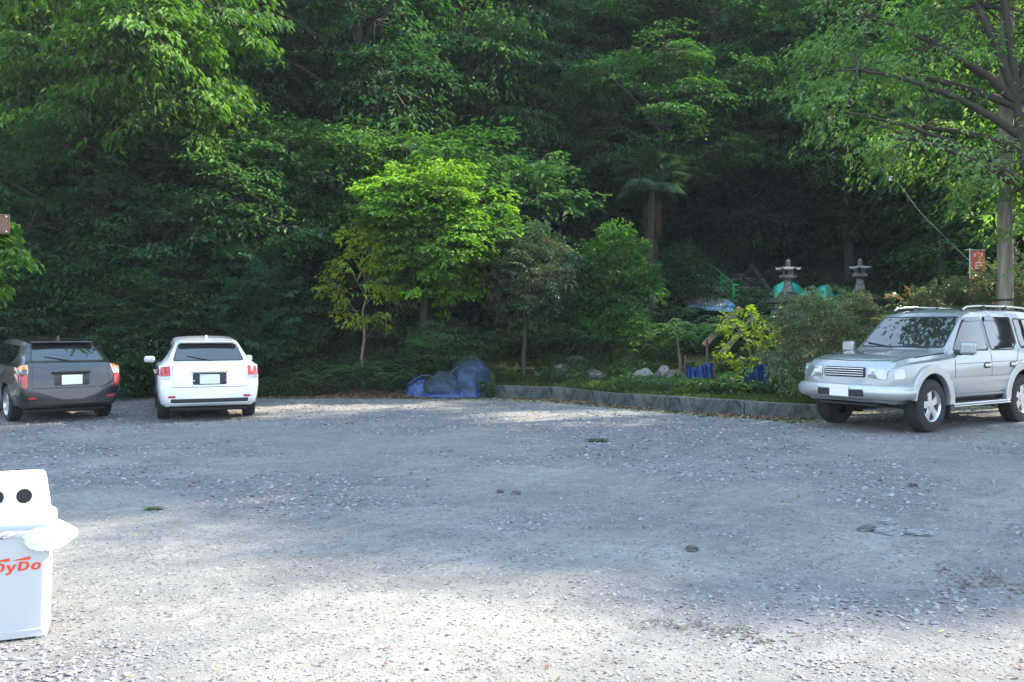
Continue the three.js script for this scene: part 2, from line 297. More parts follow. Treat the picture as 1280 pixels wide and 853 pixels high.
treeThing('fern_leaved_bush', { seed: 16, trunk: [1.6, 0.05, 0, 0], lobes: 12, cy: 1.6, R: 0.9, Ry: 0.9, lr: 0.5, clumps: 24, leaves: 40, spray: 0.4, flat: 0.6, leaf: [0.09, 0.04], c1: GREEN.dark[0], c2: GREEN.mid[0], floor: 0.2 },
  LM.soft, 'dark green bush in front of the stair railing', 'bush', gp(836, 26.2), 0, null, ['stem', 'foliage']);
treeThing('young_tree', { seed: 17, trunk: [1.1, 0.03, 0, 0], lobeList: [[0.3, 1.35, 0, .22], [-.3, 1.45, 0, .25], [0, 1.15, .2, .2], [.45, 1.1, 0, .2], [-.5, 0.9, .1, .2], [.1, 1.6, -.1, .2], [-.1, .7, .2, .2]], clumps: 8, lr: 0.22, leaves: 18, spray: 0.2, flat: 0.0, leaf: [0.09, 0.032], c1: GREEN.lime[0], c2: GREEN.lime[1], bark: [0.2, 0.17, 0.12], rise: 1.2, floor: 0.2 },
  LM.thin, 'small sapling with upright lime leaves in front of the stone gate pillar', 'sapling', gp(937, 18.2));
for (const [px, d, s, seed, label] of [[1022, 16.6, 0.86, 21, 'broad shrub with pale glossy leaves and reddish tips where the concrete wall ends'], [1066, 18.6, 0.82, 22, 'tall shrub with reddish tips behind the hood of the silver car'], [1178, 19.6, 0.95, 23, 'glossy shrub behind the silver car, on the shadowed side of the red banner'], [1252, 19.2, 1.1, 24, 'glossy shrub at the foot of the utility pole beside the red banner']])
  treeThing('photinia_shrub', { seed, trunk: [1.4, 0.04, 0, 0], lobes: 14, cy: 1.35, R: 0.85, Ry: 1.15, lr: 0.45, clumps: 20, leaves: 36, spray: 0.28, flat: 0.1, leaf: [0.085, 0.036], c1: [0.14, 0.19, 0.07], c2: [0.09, 0.17, 0.06], c3: [0.26, 0.14, 0.08], young: 0.2, floor: 0.1 },
    LM.gloss, label, 'shrub', gp(px, d), 0, 'glossy shrubs behind the silver car', ['stem', 'foliage']).scale.setScalar(s);
// the cherry by the utility pole, and its neighbours on the lot's right-hand side which shade the gravel
treeThing('cherry_tree', { seed: 31, trunk: [6.2, 0.2, -0.6, 0.2], lobeList: [[-3.9, 6.6, .6, 1.0], [-3.0, 5.2, .9, 1.0], [-2.2, 7.2, 0, 1.2], [-1.4, 4.7, .8, 1.0], [-.4, 3.4, .5, .8], [-1.0, 8.2, -.4, 1.4], [.4, 6.2, 1, 1.3], [-.2, 4.6, -.4, 1.1], [.9, 7.8, 0, 1.5], [-3.4, 8.0, -.4, 1.0], [1.4, 5.0, .2, 1.1], [0.3, 9.2, .4, 1.4], [-2.0, 5.8, -.8, 1.0], [-4.4, 5.9, 0.3, .6], [2.6, 6.4, .6, 1.4], [3.4, 8.0, -.4, 1.5], [2.2, 9.6, 0, 1.5], [-1.4, 9.8, .6, 1.4], [.4, 10.8, 0, 1.4], [3.2, 5.2, -1.2, 1.2], [1.2, 7.0, -1.8, 1.4], [-2.6, 9.2, .8, 1.2], [1.6, 8.4, 1.8, 1.3], [4.4, 6.6, .6, 1.2], [-3.6, 7.2, -1.4, 1.1]], clumps: 18, lr: 1.1, leaves: 46, spray: 0.7, flat: 0.7, leaf: [0.115, 0.055], c1: [0.11, 0.25, 0.03], c2: [0.17, 0.29, 0.06], hang: 0.4, rise: 0.35, floor: 2.2 },
  LM.thin, 'spreading tree with airy light leaves reaching out around the utility pole', 'tree', gp(1300, 17.6));
const tall = { seed: 33, trunk: [15, 0.3, 0.3, 0.1], lobes: 24, cy: 16, R: 3.2, Ry: 3.4, lr: 1.4, clumps: 15, leaves: 40, spray: 1.0, flat: 0.5, leaf: [0.24, 0.13], c1: GREEN.mid[0], c2: GREEN.mid[1], rise: 0.5 };
const sideTree = treeThing('roadside_tree', tall, LM.soft, 'very tall high-crowned tree beyond the open side of the gravel lot', 'tree', [13.4, 0, -21], 0, 'tall trees beside the lot');
for (const [x, z, s, r] of [[14.6, -18.4, 1.0, 2], [22.5, -17.6, 0.95, 4], [26.5, -19.4, 1.05, 5], [17.5, -17.2, .8, 2.4]]) copyOf(sideTree, [x, H(x, z), z], r, s);
const lowSide = treeThing('roadside_cherry', { seed: 34, trunk: [4, 0.17, 0.2, 0.1], lobes: 14, cy: 5.6, R: 1.8, Ry: 1.9, lr: 1.0, clumps: 14, leaves: 38, spray: 0.7, flat: 0.55, leaf: [0.16, 0.09], c1: GREEN.mid[0], c2: GREEN.bright[0] }, LM.soft, 'rounded lower tree at the open side of the gravel lot', 'tree', [12.2, 0, -10.6]);
copyOf(lowSide, [11.6, H(11.6, -23.8), -23.8], 1, [1, 1.3, 1], 'rounded tree on the bank behind the utility pole');
// forest on the slope
const kinds = [
  ['hill_maple', { seed: 41, trunk: [6.5, 0.2, 0.4, 0.3], lobes: 15, cy: 6.8, R: 2.9, Ry: 2.5, lr: 0.95, clumps: 16, leaves: 88, spray: 0.95, flat: 0.92, leaf: [0.135, 0.075], c1: GREEN.mid[0], c2: GREEN.bright[0], thick: 0.14 }, LM.soft, 'tree with flat layered sprays of soft green leaves on the slope'],
  ['hill_oak', { seed: 42, trunk: [8, 0.24, 0.3, 0.2], lobes: 22, cy: 7.6, R: 2.4, Ry: 3.6, lr: 1.15, clumps: 16, leaves: 66, spray: 0.75, flat: 0.35, leaf: [0.15, 0.07], c1: GREEN.dark[0], c2: GREEN.mid[0] }, LM.soft, 'tall dark evergreen tree filling the slope'],
  ['hill_zelkova', { seed: 43, trunk: [7.4, 0.22, 0.5, 0.4], lobes: 16, cy: 7.2, R: 3.0, Ry: 3.0, lr: 0.95, clumps: 15, leaves: 88, spray: 0.95, flat: 0.72, leaf: [0.15, 0.06], c1: GREEN.blue[0], c2: GREEN.bright[0], hang: 0.4, thick: 0.2 }, LM.soft, 'tree with hanging feathery sprays on the slope'],
];
const protos = kinds.map(([n, o, m, l]) => { const t = treeThing(n, o, m, l, 'tree', [0, 0, 0], 0, 'forest trees on the slope behind the lot'); t.position.set(...gp(640, 38)); return t; });
{
  const R = rng(77);
  const spots = [];
  for (let d = 26.5; d < 52; d += 4.4) for (let x = -0.68 * d - 2; x < 0.72 * d + 6; x += 4.1 + (d - 26) * 0.06) {
    const X = x + (R() - .5) * 2.4, D = d + (R() - .5) * 2.4, px = 640 + X / D * FPX;
    if (D < 31.5 && px > 620 || D > 41 && px < 520) continue;     // the hollow by the stairs
    spots.push([X, D, R(), R()]);
  }
  spots.forEach(([x, d, a, b], k) => { const p = protos[k % 7 === 3 ? 2 : [0, 1, 2, 0, 1, 1][k % 6]]; copyOf(p, [x, H(x, -d) - 0.1, -d], a * 6.28, [0.95 + 0.45 * b, 1.0 + 0.5 * a, 0.95 + 0.45 * b]); });
  // maples reaching into the light above the hollow
  for (const [px, d, sc, r, k, label] of [[812, 28.6, .95, 1.1, 0, 'layered maple spreading directly above the fan palm'], [668, 30.5, 1.0, 2.3, 2, 'feathery tree behind the round-headed small tree'], [945, 32.5, 1.1, .4, 0, 'layered maple at the top of the stone steps'], [1062, 30.2, .85, 4.4, 2, 'feathery tree behind the stone lantern in the shrubs'], [745, 34, 1.2, 5.2, 0, 'tall layered maple above the dark hollow']]) { const x = (px - 640) / FPX * d; copyOf(protos[k], [x, H(x, -d) - .1, -d], r, sc, label); }
  // undergrowth: low trees and bushes leafed down to the ground
  const low = [
    treeThing('understory_tree', { seed: 51, trunk: [3.2, 0.09, 0.2, 0.1], lobes: 16, cy: 2.6, R: 1.5, Ry: 2.1, lr: 0.85, clumps: 16, leaves: 44, spray: 0.6, flat: 0.7, leaf: [0.15, 0.075], c1: GREEN.mid[0], c2: GREEN.mid[1], floor: 0.3 }, LM.soft, 'low spreading understory tree with layered leaves on the shaded slope', 'tree', gp(900, 34), 0, 'low trees under the forest'),
    treeThing('evergreen_bush', { seed: 52, trunk: [2.0, 0.07, 0, 0], lobes: 16, cy: 1.6, R: 1.2, Ry: 1.5, lr: 0.75, clumps: 18, leaves: 44, spray: 0.45, flat: 0.25, leaf: [0.13, 0.06], c1: GREEN.dark[0], c2: GREEN.blue[0], floor: 0.1 }, LM.soft, 'dark rounded evergreen bush on the shaded slope', 'bush', gp(1000, 34), 0, 'bushes under the forest')];
  const B = [];
  for (let d = 23.5; d < 39; d += 2.8) for (let x = -0.64 * d - 1; x < 0.66 * d; x += 2.6) {
    const X = x + (R() - .5) * 1.8, D = d + (R() - .5) * 1.6, px = 640 + X / D * FPX;
    if (D < 31.5 && px > 610 && px < 1110 || D < 27.5 && px > 1000 && px < 1210 || D > 33 && px < 560) continue;
    B.push([X, D, R(), R()]);
  }
  B.forEach(([x, d, a, b], k) => copyOf(low[(k * 7 % 5) % 2], [x, H(x, -d) - 0.1, -d], a * 6.28, 0.85 + 0.75 * b));
}

for (const [px, d, sc, sd, label] of [[20, 21.2, 1.15, 71, 'dark bush directly behind the black car roof'], [110, 21.4, 1.0, 72, 'dark bush behind the rear window of the black car'], [165, 20.9, .95, 73, 'dark bush filling the gap between the black and white cars'], [232, 21.3, 1.05, 74, 'dark bush directly behind the white car roof'], [385, 22.0, .9, 75, 'shadowed bush behind the thin young tree']])
  treeThing('edge_bush', { seed: sd, trunk: [1.8, .06, 0, 0], lobes: 14, cy: 1.3, R: 1.0, Ry: 1.2, lr: .65, clumps: 20, leaves: 40, spray: .42, flat: .4, leaf: [.12, .055], c1: GREEN.dark[0], c2: GREEN.mid[0], floor: .05 }, LM.soft, label, 'bush', gp(px, d), sd, 'dark bushes behind the parked cars', ['stem', 'foliage']).scale.setScalar(sc);

// ---------------------------------------------------------------- vehicles
const paint = (c, o = {}) => new THREE.MeshPhysicalMaterial({ color: c, roughness: 0.38, metalness: 0.35, clearcoat: 1, clearcoatRoughness: 0.06, side: THREE.DoubleSide, ...o });
const CAR = {
  silver: paint(lin(0.30, 0.325, 0.335), { metalness: 0.55 }), silverLow: paint(lin(0.42, 0.44, 0.445), { metalness: 0.5 }), white: paint(lin(0.74, 0.75, 0.75), { metalness: 0 }), black: paint(lin(0.006, 0.007, 0.009), { metalness: 0, roughness: 0.3 }),
  glass: new THREE.MeshPhysicalMaterial({ color: lin(0.012, 0.014, 0.016), roughness: 0.04, clearcoat: 1, clearcoatRoughness: 0.02, side: THREE.DoubleSide }),
  trim: std(lin(0.015, 0.015, 0.016), 0.6), rubber: std(lin(0.018, 0.018, 0.019), 0.85), seam: std(lin(0.008, 0.008, 0.008), 0.9),
  alloy: std(lin(0.62, 0.63, 0.64), 0.28, { metalness: 0.9 }), chrome: std(lin(0.8, 0.8, 0.8), 0.1, { metalness: 1 }),
  red: new THREE.MeshPhysicalMaterial({ color: lin(0.42, 0.012, 0.01), roughness: 0.15, clearcoat: 1, side: THREE.DoubleSide }), amber: new THREE.MeshPhysicalMaterial({ color: lin(0.75, 0.3, 0.12), roughness: 0.15, clearcoat: 1, side: THREE.DoubleSide }),
  clear: new THREE.MeshPhysicalMaterial({ color: lin(0.36, 0.38, 0.40), roughness: 0.12, metalness: 0.6, clearcoat: 1, side: THREE.DoubleSide }), plate: std(lin(0.72, 0.73, 0.72), 0.5),
};
// a shell lofted along x through sections [x, bottom, belt, top, half widths: sill, side, belt, top; corner radius, crown]
function shell(st) {
  const secs = [], P = 14;
  for (let k = 0; k < st.length - 1; k++) { const a = st[k], b = st[k + 1], n = Math.max(1, Math.ceil(Math.abs(b[0] - a[0]) / 0.1)); for (let j = 0; j < n; j++) { const t = j / n; secs.push(a.map((v, q) => lerp(v, b[q], t))); } }
  secs.push(st[st.length - 1]);
  const p = [], ix = [], row = P * 2 - 2;
  for (const [x, yb, ys, yt, wb, ws, wl, wt, rt, cr] of secs) {
    const h = [[0, yb], [wb * 0.9, yb], [wb, yb + 0.06], [lerp(wb, ws, 0.7), lerp(yb, ys, 0.3)], [ws, lerp(yb, ys, 0.55)], [ws - 0.005, lerp(yb, ys, 0.8)], [wl, ys], [lerp(wl, wt, 0.2), lerp(ys, yt - rt, 0.15)], [lerp(wl, wt, 0.6), lerp(ys, yt - rt, 0.55)], [wt, yt - rt], [wt - rt * 0.3, yt - rt * 0.3], [wt - rt, yt], [(wt - rt) * 0.5, yt + cr * 0.75], [0, yt + cr]];
    for (const [z, y] of h) p.push(x, y, z);
    for (let k = P - 2; k > 0; k--) p.push(x, h[k][1], -h[k][0]);
  }
  for (let j = 0; j < secs.length - 1; j++) for (let i = 0; i < row; i++) { const a = j * row + i, b = j * row + (i + 1) % row; ix.push(a, b, a + row, b, b + row, a + row); }
  for (const [j, f] of [[0, 1], [secs.length - 1, 0]]) for (let i = 1; i < row - 1; i++) f ? ix.push(j * row, j * row + i + 1, j * row + i) : ix.push(j * row, j * row + i, j * row + i + 1);
  const g = new THREE.BufferGeometry(); g.setAttribute('position', new THREE.Float32BufferAttribute(p, 3)); g.setIndex(ix); g.computeVertexNormals();
  return g;
}
const csg = new Evaluator(); csg.attributes = ['position', 'normal']; csg.useGroups = false;
function cutWheels(geo, axles, y, r, half) {
  let b = new Brush(geo); b.updateMatrixWorld();
  for (const x of axles) for (const s of [-1, 1]) {
    const c = new THREE.CylinderGeometry(r, r, 0.44, 40).rotateX(Math.PI / 2); c.deleteAttribute('uv'); const k = new Brush(c); k.position.set(x, y, s * (half - 0.1)); k.updateMatrixWorld();
    b = csg.evaluate(b, k, SUBTRACTION); b.updateMatrixWorld();
  }
  return toCreasedNormals(b.geometry, 0.62);
}
const caster = new THREE.Raycaster();
// lay a flat outline onto a body: looking along axis 'side' (+z or -z), 'front' or 'rear'; outline in (x, y) or (z, y)
function wrap(body, pts, view, off = 0.004, maxEdge = 0.07) {
  const shape = new THREE.Shape(pts.map(([a, b]) => new THREE.Vector2(a, b)));
  let g = new THREE.ShapeGeometry(shape, 4); g = new TessellateModifier(maxEdge, 6).modify(g.toNonIndexed()); g = mergeVertices(new THREE.BufferGeometry().setAttribute('position', g.attributes.position), 1e-4);
  const p = g.attributes.position, D = { left: [0, 0, -1], right: [0, 0, 1], front: [-1, 0, 0], rear: [1, 0, 0], top: [0, -1, 0] }[view], dir = V(...D);
  let last = null;
  for (let k = 0; k < p.count; k++) {
    const a = p.getX(k), b = p.getY(k), o = view === 'top' ? V(a, 4, b) : view === 'left' || view === 'right' ? V(a, b, 0) : V(0, b, a); o.addScaledVector(dir, -6);
    caster.set(o, dir); const h = caster.intersectObject(body, false)[0];
    if (h) { last = h.point; p.setXYZ(k, h.point.x - dir.x * off, h.point.y - dir.y * off, h.point.z - dir.z * off); } else { p.setXYZ(k, view === 'front' || view === 'rear' ? (last?.x ?? 0) : a, b, view === 'left' || view === 'right' ? (last?.z ?? 0) : a); }
  }
  g.computeVertexNormals(); return g;
}
const rect = (x0, y0, x1, y1) => [[x0, y0], [x1, y0], [x1, y1], [x0, y1]];
const lineStrip = (pts, w = 0.008) => { const L = [], Rr = []; pts.forEach(([x, y], k) => { const [ax, ay] = pts[Math.max(0, k - 1)], [bx, by] = pts[Math.min(pts.length - 1, k + 1)], l = Math.hypot(bx - ax, by - ay), nx = -(by - ay) / l * w / 2, ny = (bx - ax) / l * w / 2; L.push([x + nx, y + ny]); Rr.unshift([x - nx, y - ny]); }); return [...L, ...Rr]; };
const roundShape = (pts, r) => { // outline with rounded corners
  const out = []; const n = pts.length;
  for (let k = 0; k < n; k++) { const [px, py] = pts[(k + n - 1) % n], [x, y] = pts[k], [qx, qy] = pts[(k + 1) % n], l1 = Math.hypot(px - x, py - y), l2 = Math.hypot(qx - x, qy - y), rr = Math.min(r, l1 / 2.2, l2 / 2.2);
    const a = [x + (px - x) / l1 * rr, y + (py - y) / l1 * rr], b = [x + (qx - x) / l2 * rr, y + (qy - y) / l2 * rr];
    for (let j = 0; j <= 4; j++) { const t = j / 4; out.push([(1 - t) * (1 - t) * a[0] + 2 * t * (1 - t) * x + t * t * b[0], (1 - t) * (1 - t) * a[1] + 2 * t * (1 - t) * y + t * t * b[1]]); } }
  return out;
};
function wheelParts(r, w, rimR, spokes) {
  const prof = [[rimR * 0.98, -w / 2 + 0.01], [rimR * 1.06, -w / 2], [r * 0.93, -w / 2 + 0.005], [r * 0.985, -w / 2 + 0.03], [r, -w / 2 + 0.06], [r, w / 2 - 0.06], [r * 0.985, w / 2 - 0.03], [r * 0.93, w / 2 - 0.005], [rimR * 1.06, w / 2], [rimR * 0.98, w / 2 - 0.01]].map(([a, b]) => new THREE.Vector2(a, b));
  const tyre = new THREE.LatheGeometry(prof, 44).rotateX(Math.PI / 2);
  const grooves = []; for (const z of [-0.05, 0, 0.05]) grooves.push(new THREE.TorusGeometry(r - 0.001, 0.006, 4, 44).translate(0, 0, z));
  const rimParts = [new THREE.LatheGeometry([[rimR * 0.99, w / 2 - 0.005], [rimR * 0.92, w / 2 - 0.012], [rimR * 0.9, w / 2 - 0.05], [rimR * 0.86, -0.02]].map(([a, b]) => new THREE.Vector2(a, b)), 40).rotateX(Math.PI / 2)];
  for (let k = 0; k < spokes; k++) {
    const sh = new THREE.Shape([[-rimR * 0.17, rimR * 0.12], [rimR * 0.17, rimR * 0.12], [rimR * 0.22, rimR * 0.9], [-rimR * 0.22, rimR * 0.9]].map(([a, b]) => new THREE.Vector2(a, b)));
    rimParts.push(new THREE.ExtrudeGeometry(sh, { depth: 0.03, bevelSize: 0.008, bevelThickness: 0.012, bevelSegments: 2 }).translate(0, 0, w / 2 - 0.075).rotateZ(k * Math.PI * 2 / spokes));
  }
  rimParts.push(new THREE.CylinderGeometry(rimR * 0.26, rimR * 0.3, 0.05, 20).rotateX(Math.PI / 2).translate(0, 0, w / 2 - 0.045));
  const clean = (a) => mergeGeometries(a.map(q => { q = q.index ? q.toNonIndexed() : q; q.deleteAttribute('uv'); return q; }));
  return { tyre: clean([tyre]), groove: clean(grooves), rim: clean(rimParts), back: new THREE.CircleGeometry(rimR * 0.9, 32).translate(0, 0, -0.01) };
}
function addWheels(car, axles, half, r, w, rimR, spokes) {
  const g = wheelParts(r, w, rimR, spokes);
  for (const x of axles) for (const s of [1, -1]) {
    const wheel = new THREE.Group(); wheel.name = 'wheel'; wheel.position.set(x, r, s * (half - w / 2 - 0.015)); if (s < 0) wheel.rotation.y = Math.PI; wheel.rotation.z = x * 2; car.add(wheel);
    obj('tyre', g.tyre, CAR.rubber, wheel); obj('rim', g.rim, CAR.alloy, wheel); obj('brake_disc', g.back, CAR.trim, wheel);
  }
}
function liner(car, axles, y, r, half) { for (const x of axles) for (const s of [-1, 1]) obj('wheel_well', new THREE.CylinderGeometry(r - 0.004, r - 0.004, 0.42, 32, 1, true, Math.PI / 2, Math.PI).rotateX(Math.PI / 2).translate(x, y, s * (half - 0.225)), CAR.trim, car); }
const ringShape = (r0, r1, a0, a1) => { const s = new THREE.Shape(); s.absarc(0, 0, r1, a0, a1, false); s.absarc(0, 0, r0, a1, a0, true); return s; };

// silver four-wheel drive
{
  const car = thing('parked_suv', 'silver four-wheel drive with roof rails and side steps parked nose towards the bed', 'car', [0, 0, 0]);
  const ax = [1.34, -1.34];
  const geo = cutWheels(shell([
    [2.20, .50, .78, .90, .60, .66, .64, .58, .05, .005], [2.15, .44, .90, .98, .72, .78, .76, .68, .07, .01], [2.02, .42, .97, 1.05, .82, .86, .84, .75, .08, .015], [1.75, .42, 1.0, 1.10, .86, .90, .88, .79, .08, .02], [1.2, .43, 1.03, 1.14, .87, .91, .89, .80, .08, .02],
    [0.82, .43, 1.06, 1.17, .87, .91, .89, .80, .08, .02], [0.72, .43, 1.07, 1.24, .87, .91, .89, .79, .07, .02], [0.12, .43, 1.12, 1.73, .87, .91, .89, .705, .07, .02], [-0.1, .43, 1.13, 1.785, .87, .91, .89, .70, .08, .025], [-0.6, .43, 1.13, 1.81, .87, .91, .89, .70, .08, .03],
    [-1.6, .44, 1.14, 1.81, .87, .91, .89, .70, .08, .03], [-2.1, .46, 1.14, 1.78, .86, .90, .88, .69, .08, .02], [-2.24, .48, 1.10, 1.70, .83, .87, .85, .67, .08, .01], [-2.32, .52, 1.05, 1.56, .76, .80, .79, .62, .06, .005]]), ax, 0.41, 0.475, 0.91);
  const body = obj('body', geo, CAR.silver, car); body.updateMatrixWorld();
  liner(car, ax, 0.41, 0.475, 0.9);
  for (const v of ['left', 'right']) {
    const s = v === 'left' ? 1 : -1;
    for (const [n, pts] of [['front_window', [[.63, 1.19], [.5, 1.19], [-.30, 1.19], [-.30, 1.67], [.10, 1.66], [.2, 1.6]]], ['rear_window', [[-.40, 1.19], [-1.06, 1.19], [-1.22, 1.3], [-1.22, 1.67], [-.40, 1.68]]], ['quarter_window', [[-1.34, 1.21], [-2.02, 1.22], [-1.98, 1.64], [-1.34, 1.66]]]]) {
      obj(n + '_seal', wrap(body, roundShape(pts.map(([x, y]) => [x + (x > (n[0] === 'f' ? .1 : n[0] === 'r' ? -.8 : -1.7) ? .022 : -.022), y + (y > 1.4 ? .022 : -.022)]), 0.06), v, 0.003), CAR.trim, car);
      obj(n, wrap(body, roundShape(pts, 0.05), v, 0.006), CAR.glass, car);
    }
    obj('rain_visor', wrap(body, [[.2, 1.64], [.08, 1.69], [-.30, 1.695], [-.30, 1.64], [.1, 1.62]], v, 0.022), CAR.glass, car); obj('rain_visor', wrap(body, rect(-1.2, 1.635, -.42, 1.695), v, 0.022), CAR.glass, car);
    obj('lower_cladding', wrap(body, rect(-.87, .47, .87, .76), v, 0.012), CAR.silverLow, car);
    obj('side_moulding', wrap(body, rect(-.87, .715, .87, .775), v, 0.026), CAR.silverLow, car);
    obj('side_moulding', wrap(body, rect(-.87, .47, .87, .52), v, 0.026), CAR.silverLow, car);
    for (const q of [[[.72, .5], [.72, .8], [.7, 1.12]], [[-.35, .5], [-.35, 1.66]], [[-1.02, .86], [-1.13, 1.0], [-1.24, 1.19], [-1.27, 1.68]], [[.72, .98], [-2.2, 1.01]]]) obj('panel_gap', wrap(body, lineStrip(q, q.length === 2 && q[1][0] < -2 ? 0.006 : 0.009), v, 0.0025), CAR.seam, car);
    for (const x of [-.18, -.98]) { const h = obj('door_handle', box(0.17, 0.045, 0.03, x - .03, .945, s * 0.922, 0.012), CAR.chrome, car); obj('handle_recess', wrap(body, roundShape(rect(x - .13, .90, x + .07, .985), .03), v, 0.003), CAR.trim, h); }
    for (const x of ax) { const f = new THREE.ExtrudeGeometry(ringShape(.455, .565, x > 0 ? .16 : -.04, Math.PI + .04), { depth: 0.05, bevelSize: 0.012, bevelThickness: 0.02, bevelSegments: 3, curveSegments: 28 }); obj('wheel_arch', f.translate(x, .41, s > 0 ? .872 : -.922), CAR.silverLow, car); }
    obj('side_step', mergeGeometries([box(1.66, .035, .2, 0, .385, s * .86, .012), box(1.66, .02, .035, 0, .355, s * .955, .008)]), CAR.silverLow, car);
    obj('step_tread', box(1.5, .012, .12, 0, .408, s * .88, .004), CAR.trim, car);
    const rail = new THREE.TubeGeometry(new THREE.CatmullRomCurve3([V(.0, 1.80, s * .6), V(-.12, 1.85, s * .6), V(-.5, 1.868, s * .6), V(-1.3, 1.868, s * .6), V(-1.92, 1.85, s * .6), V(-2.05, 1.79, s * .6)], false, 'catmullrom', 0.2), 32, .017, 8);
    const rl = obj('roof_rail', rail, CAR.alloy, car); for (const x of [-.62, -1.3]) obj('rail_foot', box(.09, .07, .05, x, 1.84, s * .6, .015), CAR.trim, rl);
    const m = obj('door_mirror', new RoundedBoxGeometry(.12, .19, .24, 4, .05).translate(.62, 1.21, s * 1.05), CAR.silver, car);
    obj('mirror_arm', box(.06, .06, .14, .62, 1.14, s * .9, .02), CAR.trim, m);
    obj('mud_flap', box(.012, .28, .26, .82, .30, s * .76), CAR.trim, car); obj('mud_flap', box(.012, .28, .26, -1.84, .32, s * .76), CAR.trim, car);
    const hl = obj('headlight', wrap(body, roundShape(s > 0 ? [[.40, .80], [.70, .78], [.71, .93], [.40, .945]] : [[-.70, .78], [-.40, .80], [-.40, .945], [-.71, .93]], .03), 'front', 0.012), CAR.clear, car);
    obj('turn_lamp', wrap(body, rect(1.98, .79, 2.13, .93), v, 0.008), CAR.clear, car);
    obj('fog_lamp', new THREE.CylinderGeometry(.06, .06, .04, 20).rotateZ(Math.PI / 2).translate(2.19, .53, s * .52), CAR.clear, car);
  }
  obj('windshield_seal', wrap(body, roundShape([[-.735, 1.215], [.735, 1.215], [.655, 1.70], [-.655, 1.70]], .05), 'front', 0.004), CAR.trim, car);
  obj('windshield', wrap(body, roundShape([[-.71, 1.235], [.71, 1.235], [.635, 1.685], [-.635, 1.685]], .05), 'front', 0.009), CAR.glass, car);
  for (const [z, e] of [[.1, .62], [-.5, .08]]) obj('wiper', new THREE.TubeGeometry(new THREE.LineCurve3(V(.79, 1.215, z), V(.70, 1.285, e)), 6, .009, 5), CAR.trim, car);
  obj('bonnet_gap', wrap(body, lineStrip([[.82, -.78], [1.6, -.77], [2.02, -.70], [2.08, 0], [2.02, .70], [1.6, .77], [.82, .78]], .01), 'top', 0.003), CAR.seam, car);
  const grille = obj('grille', wrap(body, roundShape(rect(-.36, .80, .36, .945), .03), 'front', 0.01), CAR.trim, car);
  for (let k = 0; k < 4; k++) obj('grille_bar', box(.02, .014, .68, 2.222, .825 + k * .033, 0, .005), CAR.chrome, grille);
  obj('bumper', new THREE.TubeGeometry(new THREE.CatmullRomCurve3([V(1.86, .6, .9), V(2.08, .59, .82), V(2.19, .59, .5), V(2.22, .59, 0), V(2.19, .59, -.5), V(2.08, .59, -.82), V(1.86, .6, -.9)]), 40, .115, 10), CAR.silverLow, car);
  obj('bumper_intake', box(.05, .1, .8, 2.31, .58, 0, .02), CAR.trim, car);
  obj('number_plate', box(.012, .165, .33, 2.342, .60, 0, .004), CAR.plate, car);
  obj('skid_plate', box(.3, .04, 1.0, 2.0, .40, 0, .015), CAR.trim, car); obj('underbody', box(3.6, .12, 1.3, -.1, .40, 0, .03), CAR.trim, car);
  obj('tail_lamp', wrap(body, rect(.72, 1.12, .80, 1.5), 'rear', 0.006), CAR.red, car); obj('tail_lamp', wrap(body, rect(-.80, 1.12, -.72, 1.5), 'rear', 0.006), CAR.red, car);
  obj('rear_glass', wrap(body, roundShape([[-.6, 1.19], [.6, 1.19], [.56, 1.52], [-.56, 1.52]], .06), 'rear', 0.006), CAR.glass, car);
  addWheels(car, ax, 0.93, 0.385, 0.26, 0.23, 5);
  const F = V(6.45, 0, -13.75), Q = V(8.75, 0, -15.28), fw = F.clone().sub(Q).setY(0).normalize(), lf = V(fw.z, 0, -fw.x), mid = F.clone().add(Q).multiplyScalar(.5).addScaledVector(lf, -.8);
  car.scale.set(1.03, 1.07, 1.03); car.position.copy(mid); car.rotation.y = Math.atan2(-fw.z, fw.x);
}
